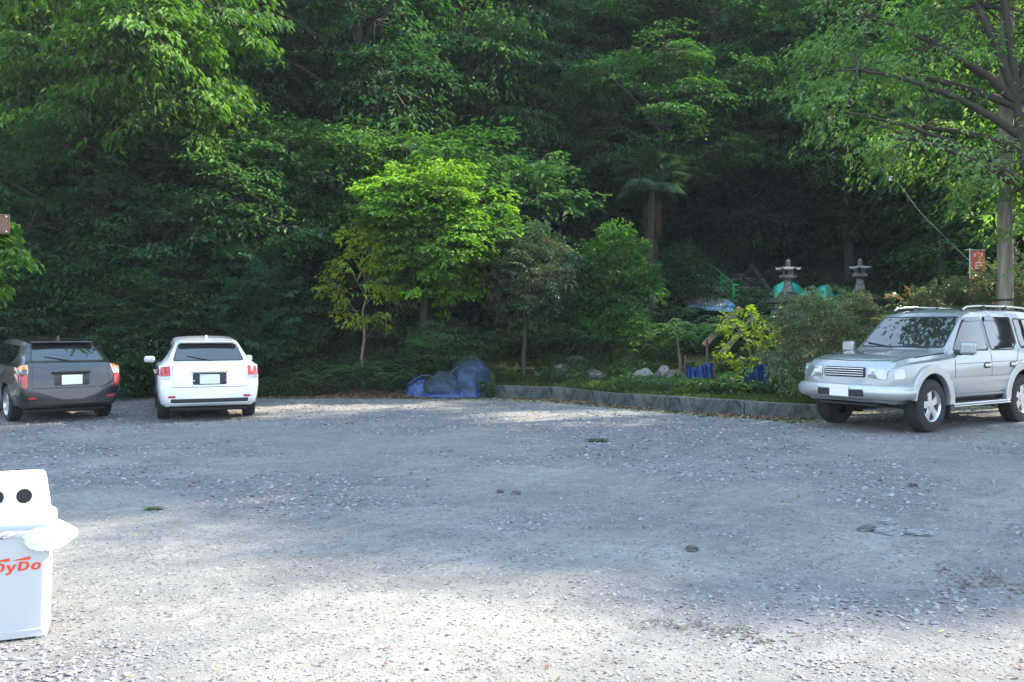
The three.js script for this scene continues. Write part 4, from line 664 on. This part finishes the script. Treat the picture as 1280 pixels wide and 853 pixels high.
  for (let k = 0; k < 4; k++) obj('loop', new THREE.TorusGeometry(.02, .005, 5, 12).rotateX(1.57).translate(.008, top - .06 - k * .34, 0), CAR.plate, ban);
}
{ // dark board fence behind the car, at the foot of the pole
  const t = thing('board_fence', 'low dark board fence behind the silver car', 'fence', [0, 0, 0]), d = 19.9, y = H(12, -d);
  for (let k = 0; k < 14; k++) obj('board', box(.3, 1.5 + y * .2, .03, 11.15 + k * .315, y + 1.0, -d + (k % 2) * .01, .006), darkFence(), t);
  obj('rail', box(4.4, .08, .05, 13.2, y + 1.35, -d - .05), woodOld, t);
  function darkFence() { return darkFence.m ??= std(0xffffff, .9, { map: noisyTex([44, 50, 48], 22, 51, 20) }); }
}
{ // brown board sign at the edge of the lot
  const p = at(-28, 280, 13), t = thing('notice_board', 'brown board sign with pale nail heads on a post', 'sign', [p.x, 0, p.z], .15), m = std(0xffffff, .85, { map: noisyTex([112, 84, 66], 20, 61, 10) });
  obj('board', box(.9, .29, .03, 0, p.y, 0, .006), m, t); for (const [x, y] of [[.41, .11], [.41, -.11], [-.41, .11], [-.41, -.11]]) obj('nail', new THREE.SphereGeometry(.014, 8, 6).translate(x, p.y + y, .018), CAR.plate, t);
  obj('post', box(.09, p.y + .15, .09, -.1, p.y / 2, -.065, .01), m, t);
}

// ---------------------------------------------------------------- recycling bin in the foreground
{
  const turn = 0.40, c = onGround(57, 800), W = 0.385, D = 0.30, white = new THREE.MeshPhysicalMaterial({ color: lin(.46, .48, .49), roughness: .42, clearcoat: .25, clearcoatRoughness: .35, side: THREE.DoubleSide });
  const t = thing('recycling_bin', 'white plastic recycling bin with two round holes and red lettering, bag hanging out', 'bin', [0, 0, 0], turn);
  const off = V(W / 2 - .016, 0, D / 2).applyAxisAngle(V(0, 1, 0), turn); t.position.set(c.x - off.x, lotH(c.x, c.z) + .002, c.z - off.z);
  // lofted shells with rounded corners: [y, width, depth, z offset]
  const loft = (rows, r, closeTop, closeBottom, raw) => {
    const n = 7, ring = (w, d, zo) => { const o = []; for (const [sx, sz, a0] of [[1, 1, 0], [-1, 1, 1], [-1, -1, 2], [1, -1, 3]]) for (let k = 0; k < n; k++) { const a = (a0 + k / (n - 1)) * Math.PI / 2; o.push([sx * (w / 2 - r) + Math.cos(a) * r, sz * (d / 2 - r) + Math.sin(a) * r + zo]); } return o; };
    const p = [], ix = [], m = n * 4; for (const [y, w, d, zo = 0] of rows) for (const [x, z] of ring(w, d, zo)) p.push(x, y, z);
    for (let j = 0; j < rows.length - 1; j++) for (let i = 0; i < m; i++) { const a = j * m + i, b = j * m + (i + 1) % m; ix.push(a, a + m, b, b, a + m, b + m); }
    if (closeTop) for (let i = 1; i < m - 1; i++) { const b = (rows.length - 1) * m; ix.push(b, b + i + 1, b + i); }
    if (closeBottom) for (let i = 1; i < m - 1; i++) ix.push(0, i, i + 1);
    const g = new THREE.BufferGeometry(); g.setAttribute('position', new THREE.Float32BufferAttribute(p, 3)); g.setIndex(ix); if (raw) { g.computeVertexNormals(); return g; } return toCreasedNormals(g, .7);
  };
  obj('tub', loft([[.012, W - .045, D - .04], [.05, W - .04, D - .035], [.052, W - .05, D - .045], [.50, W - .018, D - .014], [.60, W - .012, D - .008]], .03, false, true), white, t);
  for (const x of [-.14, .14]) for (const z of [-.09, .09]) obj('foot', box(.05, .014, .06, x, .006, z, .004), white, t);
  obj('lid_rim', loft([[.565, W + .012, D + .012], [.575, W + .02, D + .02], [.615, W + .018, D + .018], [.632, W - .005, D - .005], [.633, W - .06, D - .08, -.015]], .03), white, t);
  const hoodRows = [[.628, W - .03, D - .05, -.02], [.655, W - .04, D - .06, -.025], [.80, W - .075, D - .105, -.042], [.832, W - .09, D - .125, -.046], [.842, W - .115, D - .15, -.046]];
  let hb = new Brush(loft(hoodRows, .03, true, true, true)); hb.updateMatrixWorld(); // hollow moulding, two round openings cut through its sloping face
  const inner = new Brush(loft(hoodRows.map(([y, w, d, zo], k) => [k ? y - .004 : .60, w - .008, d - .008, zo]), .027, true, true, true)); inner.updateMatrixWorld(); hb = csg.evaluate(hb, inner, SUBTRACTION); hb.updateMatrixWorld();
  for (const x of [-.064, .064]) { const cg = new THREE.CylinderGeometry(.037, .037, .12, 32).rotateX(Math.PI / 2 - .26); cg.deleteAttribute('uv'); const k = new Brush(cg); k.position.set(x, .735, .08); k.updateMatrixWorld(); hb = csg.evaluate(hb, k, SUBTRACTION); hb.updateMatrixWorld(); }
  obj('lid_hood', toCreasedNormals(hb.geometry, .6), white, t);
  for (const x of [-.165, -.03, .10]) obj('bag_clip', new THREE.SphereGeometry(.0052, 8, 6).translate(x, .535, D / 2 - .006), CAR.trim, t);
  for (const [x0, x1] of [[-.165, -.03], [-.03, .10]]) obj('clip_band', new THREE.TubeGeometry(new THREE.CatmullRomCurve3([V(x0, .575, D / 2), V(x0 + .005, .54, D / 2 - .003), V((x0 + x1) / 2, .548, D / 2 - .001), V(x1 - .005, .54, D / 2 - .003), V(x1, .575, D / 2)]), 24, .0016, 4), std(lin(.5, .52, .52), .4), t);
  // lettering
  const font = await new FontLoader().loadAsync('fonts/droid/droid_sans_bold.typeface.json'), red = std(lin(.72, .055, .02), .5);
  const tg = new TextGeometry('DyDo', { font, size: .047, depth: .001, curveSegments: 6, bevelEnabled: false }); tg.computeBoundingBox(); tg.applyMatrix4(new THREE.Matrix4().makeShear(0, 0, .12, 0, 0, 0)); tg.scale(1.36, 1, 1);
  const wgt = tg.boundingBox.max.x * 1.36, face = new THREE.Group(); face.name = 'lettering'; face.position.set(-wgt / 2 + .074, .362, D / 2 - .0095); face.rotation.x = .0346; t.add(face);
  obj('letters', tg, red, face);
  for (const x of [0, .093]) obj('wedge', new THREE.ExtrudeGeometry(new THREE.Shape([[x, .055], [x + .083, .071], [x + .083, .054]].map(([a, b]) => new THREE.Vector2(a, b))), { depth: .001, bevelEnabled: false }), red, face);
  // the liner bag spilling out under the lid
  const bag = new THREE.MeshPhysicalMaterial({ color: lin(.86, .88, .88), roughness: .9, transmission: .4, thickness: 0, clearcoat: .5, clearcoatRoughness: .2, side: THREE.DoubleSide });
  const sheet = (pts, nu, nv, seed, amp) => { const p = [], ix = []; for (let j = 0; j <= nv; j++) for (let i = 0; i <= nu; i++) { const u = i / nu, v = j / nv, q = pts(u, v), f = amp * (fbm(q.x * 22 + seed, q.y * 22, q.z * 22, 4)), e = amp * .9 * Math.abs(Math.sin(u * 19 + v * 5 + 3 * fbm(q.x * 14, q.y * 14, seed, 2))) * v; p.push(q.x + f, q.y + f * .8, q.z + f * 1.2 + e); } for (let j = 0; j < nv; j++) for (let i = 0; i < nu; i++) { const a = j * (nu + 1) + i; ix.push(a, a + 1, a + nu + 1, a + 1, a + nu + 2, a + nu + 1); } const g = new THREE.BufferGeometry(); g.setAttribute('position', new THREE.Float32BufferAttribute(p, 3)); g.setIndex(ix); g.computeVertexNormals(); return g; };
  const b = thing('bin_liner', 'crumpled translucent white plastic bag hanging out of the recycling bin', 'plastic bag', [t.position.x, t.position.y, t.position.z], turn);
  const rim = new THREE.CatmullRomCurve3([V(W / 2 - .13, .575, D / 2 - .004), V(W / 2 - .06, .58, D / 2 + .004), V(W / 2 - .004, .585, D / 2 - .01), V(W / 2 + .004, .59, D / 2 - .09), V(W / 2 + .002, .59, -.03)]), hem = new THREE.CatmullRomCurve3([V(W / 2 - .125, .535, D / 2 + .004), V(W / 2 - .09, .478, D / 2 + .02), V(W / 2 - .03, .464, D / 2 + .032), V(W / 2 + .055, .475, D / 2 + .01), V(W / 2 + .125, .525, D / 2 - .06), V(W / 2 + .06, .565, -.01)]);
  obj('spill', sheet((u, v) => { const q = rim.getPoint(u).lerp(hem.getPoint(u), v), o = Math.sin(v * Math.PI) * .022 * Math.sin(Math.min(1, u * 1.2) * Math.PI); return q.add(V(o * .8, o * .6, o)); }, 60, 30, 3, .012), bag, b);
  obj('spill_lining', sheet((u, v) => { const q = rim.getPoint(u).lerp(hem.getPoint(u), v); return q.add(V(-.012 * v, .006, -.012 * v)); }, 40, 20, 13, .014), bag, b);
  obj('front_fold', sheet((u, v) => V(lerp(-W / 2 + .01, W / 2 - .10, u), .583 - v * .045, D / 2 - .004 + .012 * Math.sin(v * 3)), 40, 10, 8, .010), bag, b);
}

// ---------------------------------------------------------------- ground cover, gravel and litter
{
  const R = rng(91), chip = (r, seed) => { const g = new THREE.IcosahedronGeometry(r, 0), p = g.attributes.position, Q = rng(seed), m = {}; for (let k = 0; k < p.count; k++) { const key = [p.getX(k), p.getY(k), p.getZ(k)].map(v => v.toFixed(4)).join(); m[key] ??= .65 + .6 * Q(); p.setXYZ(k, p.getX(k) * m[key], p.getY(k) * m[key] * .6, p.getZ(k) * m[key]); } g.computeVertexNormals(); return g; };
  const stoneM = std(0xffffff, .92), shapes = [chip(1, 1), chip(1, 2), chip(1, 3), chip(1, 4)];
  const lists = shapes.map(() => []);
  for (let k = 0; k < 90000; k++) { // as many per picture area, so nearer ones are smaller and closer together
    const d = 3.6 + Math.pow(R(), 1.7) * 17, x = (R() - .5) * 1.24 * d; if (d > edge(x) - .1) continue;
    const coarse = sm(-.05, .2, fbm(x * .45, -d * .45, 4.4, 4) * -.8 + (d - 7.5) * .03), r = (.0025 + Math.pow(R(), 3.2) * lerp(.007, .018, coarse)) * (1 + d * .02), t = R();
    if (R() > lerp(.4, 1, coarse)) continue;
    const g = lerp(lerp(.18, .13, coarse), .29, Math.pow(t, 1.4)), q = R() * .03;
    lists[k % 4].push({ m: M4(V(x, lotH(x, -d) + r * .2, -d), new THREE.Euler((R() - .5) * .7, R() * 6.28, (R() - .5) * .7), V(r * (1 + R() * .8), r * (.5 + R() * .5), r)), c: lin(g - .005 + q, g, g + .02 - q) });
  }
  lists.forEach((l, k) => tag(instanced('gravel_chips', shapes[k], stoneM, l), 'loose crushed grey stone chips strewn over the lot', 'gravel', 'gravel', 'stuff'));
  // grass tufts, ferns and broad weeds
  const tuft = (n, h, w, spread, c1, c2, seed) => { const s = new Soup(), Q = rng(seed); for (let k = 0; k < n; k++) { const a = Q() * 6.28, lean = spread * (.3 + Q()), hh = h * (.5 + .6 * Q()), b = V((Q() - .5) * .08, 0, (Q() - .5) * .08), d = V(Math.cos(a) * lean, 1, Math.sin(a) * lean).normalize(), nn = V(-Math.cos(a), lean, -Math.sin(a)).normalize(), m = Q(), t = .8 + .4 * Q(); s.leaf(b, d, nn, hh, w, [lerp(c1[0], c2[0], m) * t, lerp(c1[1], c2[1], m) * t, lerp(c1[2], c2[2], m) * t], .1, .25); } return s.geo(); };
  const weed = (n, seed, c1, c2, L = .09) => { const s = new Soup(), Q = rng(seed); for (let st = 0; st < 5; st++) { const a = Q() * 6.28, top = V(Math.cos(a) * .12, .22 + .16 * Q(), Math.sin(a) * .12); s.tube([V(0, 0, 0), top], .006, .003, 3, [.06, .1, .03]); for (let k = 0; k < n; k++) { const f = .2 + .8 * k / n, p = top.clone().multiplyScalar(f), an = k * 2.4 + Q(), d = V(Math.cos(an), .2 - .3 * Q(), Math.sin(an)).normalize(), m = Q(), t = .75 + .5 * Q(); s.leaf(p, d, V(-d.x * .2, 1, -d.z * .2).normalize(), L * (.7 + .6 * Q()), L * .42, [lerp(c1[0], c2[0], m) * t, lerp(c1[1], c2[1], m) * t, lerp(c1[2], c2[2], m) * t]); } } return s.geo(); };
  const fern = (seed, c1, c2) => { const s = new Soup(), Q = rng(seed); for (let f = 0; f < 9; f++) { const a = f / 9 * 6.28 + Q() * .5, L = .5 + .25 * Q(); for (let k = 2; k < 15; k++) { const t = k / 15, p = V(Math.cos(a) * L * t, .42 * Math.sin(t * 2.2) * L * 1.4, Math.sin(a) * L * t), w = .17 * (1 - t) + .03; for (const sd of [-1, 1]) { const d = V(-Math.sin(a) * sd + Math.cos(a) * .4, -.1, Math.cos(a) * sd + Math.sin(a) * .4).normalize(), m = Q(); s.leaf(p, d, V(0, 1, 0), w, .035, [lerp(c1[0], c2[0], m), lerp(c1[1], c2[1], m), lerp(c1[2], c2[2], m)], .1, .2); } } } return s.geo(); };
  const grass = [tuft(26, .26, .013, .5, [.05, .13, .02], [.12, .2, .03], 1), tuft(20, .16, .012, .8, [.07, .15, .02], [.16, .2, .04], 2)], weeds = [weed(9, 3, GREEN.bright[0], GREEN.bright[1]), weed(8, 4, GREEN.mid[0], GREEN.bright[0], .12), weed(10, 5, [.05, .15, .04], [.09, .2, .06], .07)], ferns = [fern(6, GREEN.mid[0], GREEN.mid[1]), fern(7, GREEN.dark[0], GREEN.mid[0])];
  const put = (x, d, s) => ({ m: M4(V(x, H(x, -d) - .01, -d), new THREE.Euler(0, R() * 6.28, 0), s) });
  const G = [[], []], W = [[], [], []], F = [[], []];
  for (let k = 0; k < 9000; k++) { const x = -.4 + R() * 6.4, d = edge(x) + .2 + R() * 6; const n = fbm(x * .9, d * .9, 3.3, 3); if (R() > sm(-.25, .25, n + .1)) continue; G[n > .08 ? 0 : 1].push(put(x, d, .45 + .7 * R())); }
  for (let k = 0; k < 3200; k++) { const x = -.3 + R() * 5.4, d = edge(x) + 1.2 + R() * 3.4, n = fbm(x * .8, d * .8, 7.7, 2); if (n < -.02) continue; W[(R() * 3) | 0].push(put(x, d, .5 + .6 * R())); }
  // weedy strip along the gravel edge by the white car
  for (let k = 0; k < 1500; k++) { const x = -6.6 + R() * 4.2, d = 20.65 + .3 * sm(-5, -3.8, x) + Math.pow(R(), 1.6) * 1.3 + .25 * fbm(x * 1.2, 2, 2, 2); W[(R() * 3) | 0].push(put(x, d, .55 + .75 * R())); }
  for (let k = 0; k < 160; k++) { const x = -6.6 + R() * 4.6, d = 20.8 + R() * 1.2; F[0].push(put(x, d, .6 + .6 * R())); }
  for (let k = 0; k < 1700; k++) { const d = 22.2 + Math.pow(R(), 1.3) * 22, x = (R() - .5) * 1.3 * d; F[(R() * 2) | 0].push(put(x, d, .8 + 1.1 * R())); }
  for (let k = 0; k < 260; k++) { const x = 5.6 + R() * 5, d = edge(x) + R() * 2.5; G[0].push(put(x, d, .5 + .5 * R())); }
  for (let k = 0; k < 240; k++) { const x = -1.5 + R() * 8, d = edge(x) - .1 - Math.pow(R(), 2) * .8; G[1].push({ m: M4(V(x, lotH(x, -d), -d), new THREE.Euler(0, R() * 6, 0), .15 + .3 * R()) }); }
  G.forEach((l, k) => tag(instanced('grass', grass[k], LM.thin, l), k ? 'short yellowish grass in the bed and along the wall foot' : 'longer green grass in the bed', 'grass', null, 'stuff'));
  W.forEach((l, k) => tag(instanced('weeds', weeds[k], LM.thin, l), ['bright small-leaved weeds at the edge of the gravel', 'broad-leaved weeds at the edge of the gravel', 'fine pale weeds at the edge of the gravel'][k], 'weeds', null, 'stuff'));
  F.forEach((l, k) => tag(instanced('ferns', ferns[k], LM.soft, l), k ? 'dark ferns covering the floor of the wood' : 'fresh green ferns covering the floor of the wood', 'ferns', null, 'stuff'));
  // dead leaves swept against the wall and the weeds
  const dl = new Soup(); dl.leaf(V(-.5, 0, 0), V(1, 0, 0), V(0, 1, 0), 1, .45, [1, 1, 1], .3, -.15); const L = [];
  for (let k = 0; k < 14000; k++) { const left = R() < .7, x = left ? -6.4 + R() * 5.9 : -1 + R() * 6.2, d = edge(x) + (left ? (R() - .2) * 1.25 : -.02 - Math.pow(R(), 2) * .55), g = R(), sc = .03 + .05 * R(), y = d > edge(x) ? H(x, -d) : lotH(x, -d); if (!left && R() > sm(-.1, .25, fbm(x * 1.1, 1, 6, 2) + .1)) continue; L.push({ m: M4(V(x, y + .006 + R() * .02, -d), new THREE.Euler((R() - .5) * .8, R() * 6.28, (R() - .5) * .8), sc), c: lin(lerp(.09, .3, g), lerp(.05, .18, g), lerp(.03, .1, g)) }); }
  for (let k = 0; k < 330; k++) { const d = 3.8 + Math.pow(R(), 1.3) * 14, x = (R() - .5) * 1.2 * d, g = R(); L.push({ m: M4(V(x, lotH(x, -d) + .006, -d), new THREE.Euler((R() - .5) * .5, R() * 6.28, (R() - .5) * .5), .018 + .03 * R()), c: R() < .2 ? lin(.35, .36, .03) : lin(lerp(.06, .2, g), lerp(.04, .12, g), .05) }); }
  // dark crumbs of bark and leaf lying along the old wheel track
  for (let k = 0; k < 200; k++) { const t = R(), px = lerp(780, 965, t), py = 783 + 22 * t * t + (R() + R() + R() - 1.5) * 7 + 3 * Math.sin(px * .12), p = onGround(px, py); L.push({ m: M4(V(p.x, lotH(p.x, p.z) + .004, p.z), new THREE.Euler(0, R() * 6, 0), .012 + .02 * R()), c: lin(.06, .05, .03) }); }
  for (let k = 0; k < 220; k++) { const px = 1170 + R() * 130, py = 700 + (R() + R() + R()) * 16 + (px - 1190) * .1 + 5 * Math.sin(px * .09), p = onGround(px, py); L.push({ m: M4(V(p.x, lotH(p.x, p.z) + .004, p.z), new THREE.Euler(0, R() * 6, 0), .015 + .03 * R()), c: lin(.09, .06, .035) }); }
  tag(instanced('dead_leaves', dl.geo(), std(0xffffff, .9), L), 'dry brown leaves scattered over the gravel and against the wall', 'leaf litter', null, 'stuff');
  // single weeds growing out of the gravel
  for (const [px, py, s, label] of [[747, 553, .4, 'low dark green weed growing alone out of the gravel'], [190, 638, .22, 'flat bright green weed on the gravel beyond the bin']]) { const p = onGround(px, py); const m = obj('gravel_weed', mergeGeometries([0, 1, 2, 3, 4].map(k => weeds[1].clone().translate((k - 2) * .13, -.08, .1 * Math.sin(k * 4)))), LM.thin); tag(m, label, 'weed', 'weeds on the gravel'); m.userData.kind = 'thing'; delete m.userData.kind; m.position.set(p.x, lotH(p.x, p.z), p.z); m.scale.set(s, s * .55, s); }
  for (const [px, d, s, label] of [[911, 17.4, 1.5, 'round bright green weed clump in front of the blue sheet'], [605, 20.5, 1.2, 'broad-leaved weed at the end of the concrete wall'], [573, 20.7, 1.1, 'leafy weed in front of the covered heap']]) { const p = gp(px, d), m = obj('leafy_weed', mergeGeometries([0, 1, 2, 3].map(k => weeds[k % 3].clone().rotateY(k * 1.3).translate(.1 * Math.cos(k * 2), 0, .1 * Math.sin(k * 2)))), LM.thin); tag(m, label, 'weed', 'leafy weeds in the bed'); m.position.set(...p); m.scale.setScalar(s); }
}
// hanging fan palm in the shade behind the small trees
{
  const p = gp(814, 25.5), hgt = at(0, 226, 25.5).y - p[1], t = thing('fan_palm', 'fan palm with a shaggy brown trunk behind the small trees', 'palm', p), s = new Soup(), R = rng(99), lf = new Soup(), sk = new Soup();
  s.tube(Array.from({ length: 9 }, (_, k) => V(.05 * Math.sin(k), hgt * k / 8 - .1, .04 * Math.cos(k))), .11, .12, 10, [.07, .06, .045], .1); obj('trunk', s.geo(), barkMat, t);
  for (let k = 0; k < 260; k++) { const a = R() * 6.28, y = hgt * (.3 + .7 * R()), d = V(Math.cos(a) * .5, -1, Math.sin(a) * .5).normalize(); sk.leaf(V(Math.cos(a) * .1, y, Math.sin(a) * .1), d, V(Math.cos(a), .5, Math.sin(a)).normalize(), .35 + .5 * R() * (y / hgt), .025, [.13 * (.7 + R() * .6), .10, .065]); }
  obj('dead_fronds', sk.geo(), LM.soft, t).userData.kind = 'stuff';
  for (let f = 0; f < 26; f++) { const a = f * 2.4, el = -.5 + 1.5 * R(), st = V(Math.cos(a) * Math.cos(el), Math.sin(el), Math.sin(a) * Math.cos(el)), o = V(0, hgt, 0).addScaledVector(st, .55 + .2 * R()); lf.tube([V(0, hgt, 0), o], .014, .01, 3, [.06, .09, .03]); const side = V().crossVectors(st, V(0, 1, 0)).normalize(), nn = V().crossVectors(side, st).normalize(), g = .75 + .5 * R(); for (let k = 0; k < 22; k++) { const an = (k / 21 - .5) * 4.2, d = st.clone().multiplyScalar(Math.cos(an)).addScaledVector(side, Math.sin(an)).add(V(0, -.15, 0)).normalize(); lf.leaf(o, d, nn, .5 + .12 * R(), .045, [.03 * g, .08 * g, .025 * g], .3, .25); } }
  obj('fronds', lf.geo(), LM.soft, t).userData.kind = 'stuff';
}
// sunlit branch of a tree standing outside the lot, beside the brown sign
treeThing('boundary_tree', { seed: 101, trunk: [4.5, .13, .5, 0], lobeList: [[1.55, 2.75, .1, .32], [1.35, 2.45, .2, .28], [1.2, 3.05, 0, .4], [.6, 3.4, 0, .7], [-.4, 3.9, .2, .8], [.2, 4.6, -.2, .8], [-1, 3.2, 0, .6]], clumps: 22, lr: .4, leaves: 34, spray: .3, flat: .35, leaf: [.12, .06], c1: GREEN.bright[0], c2: GREEN.maple[1], hang: .5, floor: 1.8 }, LM.thin, 'small bright green tree whose branch hangs beside the brown sign', 'tree', [-9.35, 0, -13.4]);

scene.fog = new THREE.FogExp2(new THREE.Color(0.8, 0.9, 1.0), 0.0005);

renderer.render(scene, camera);
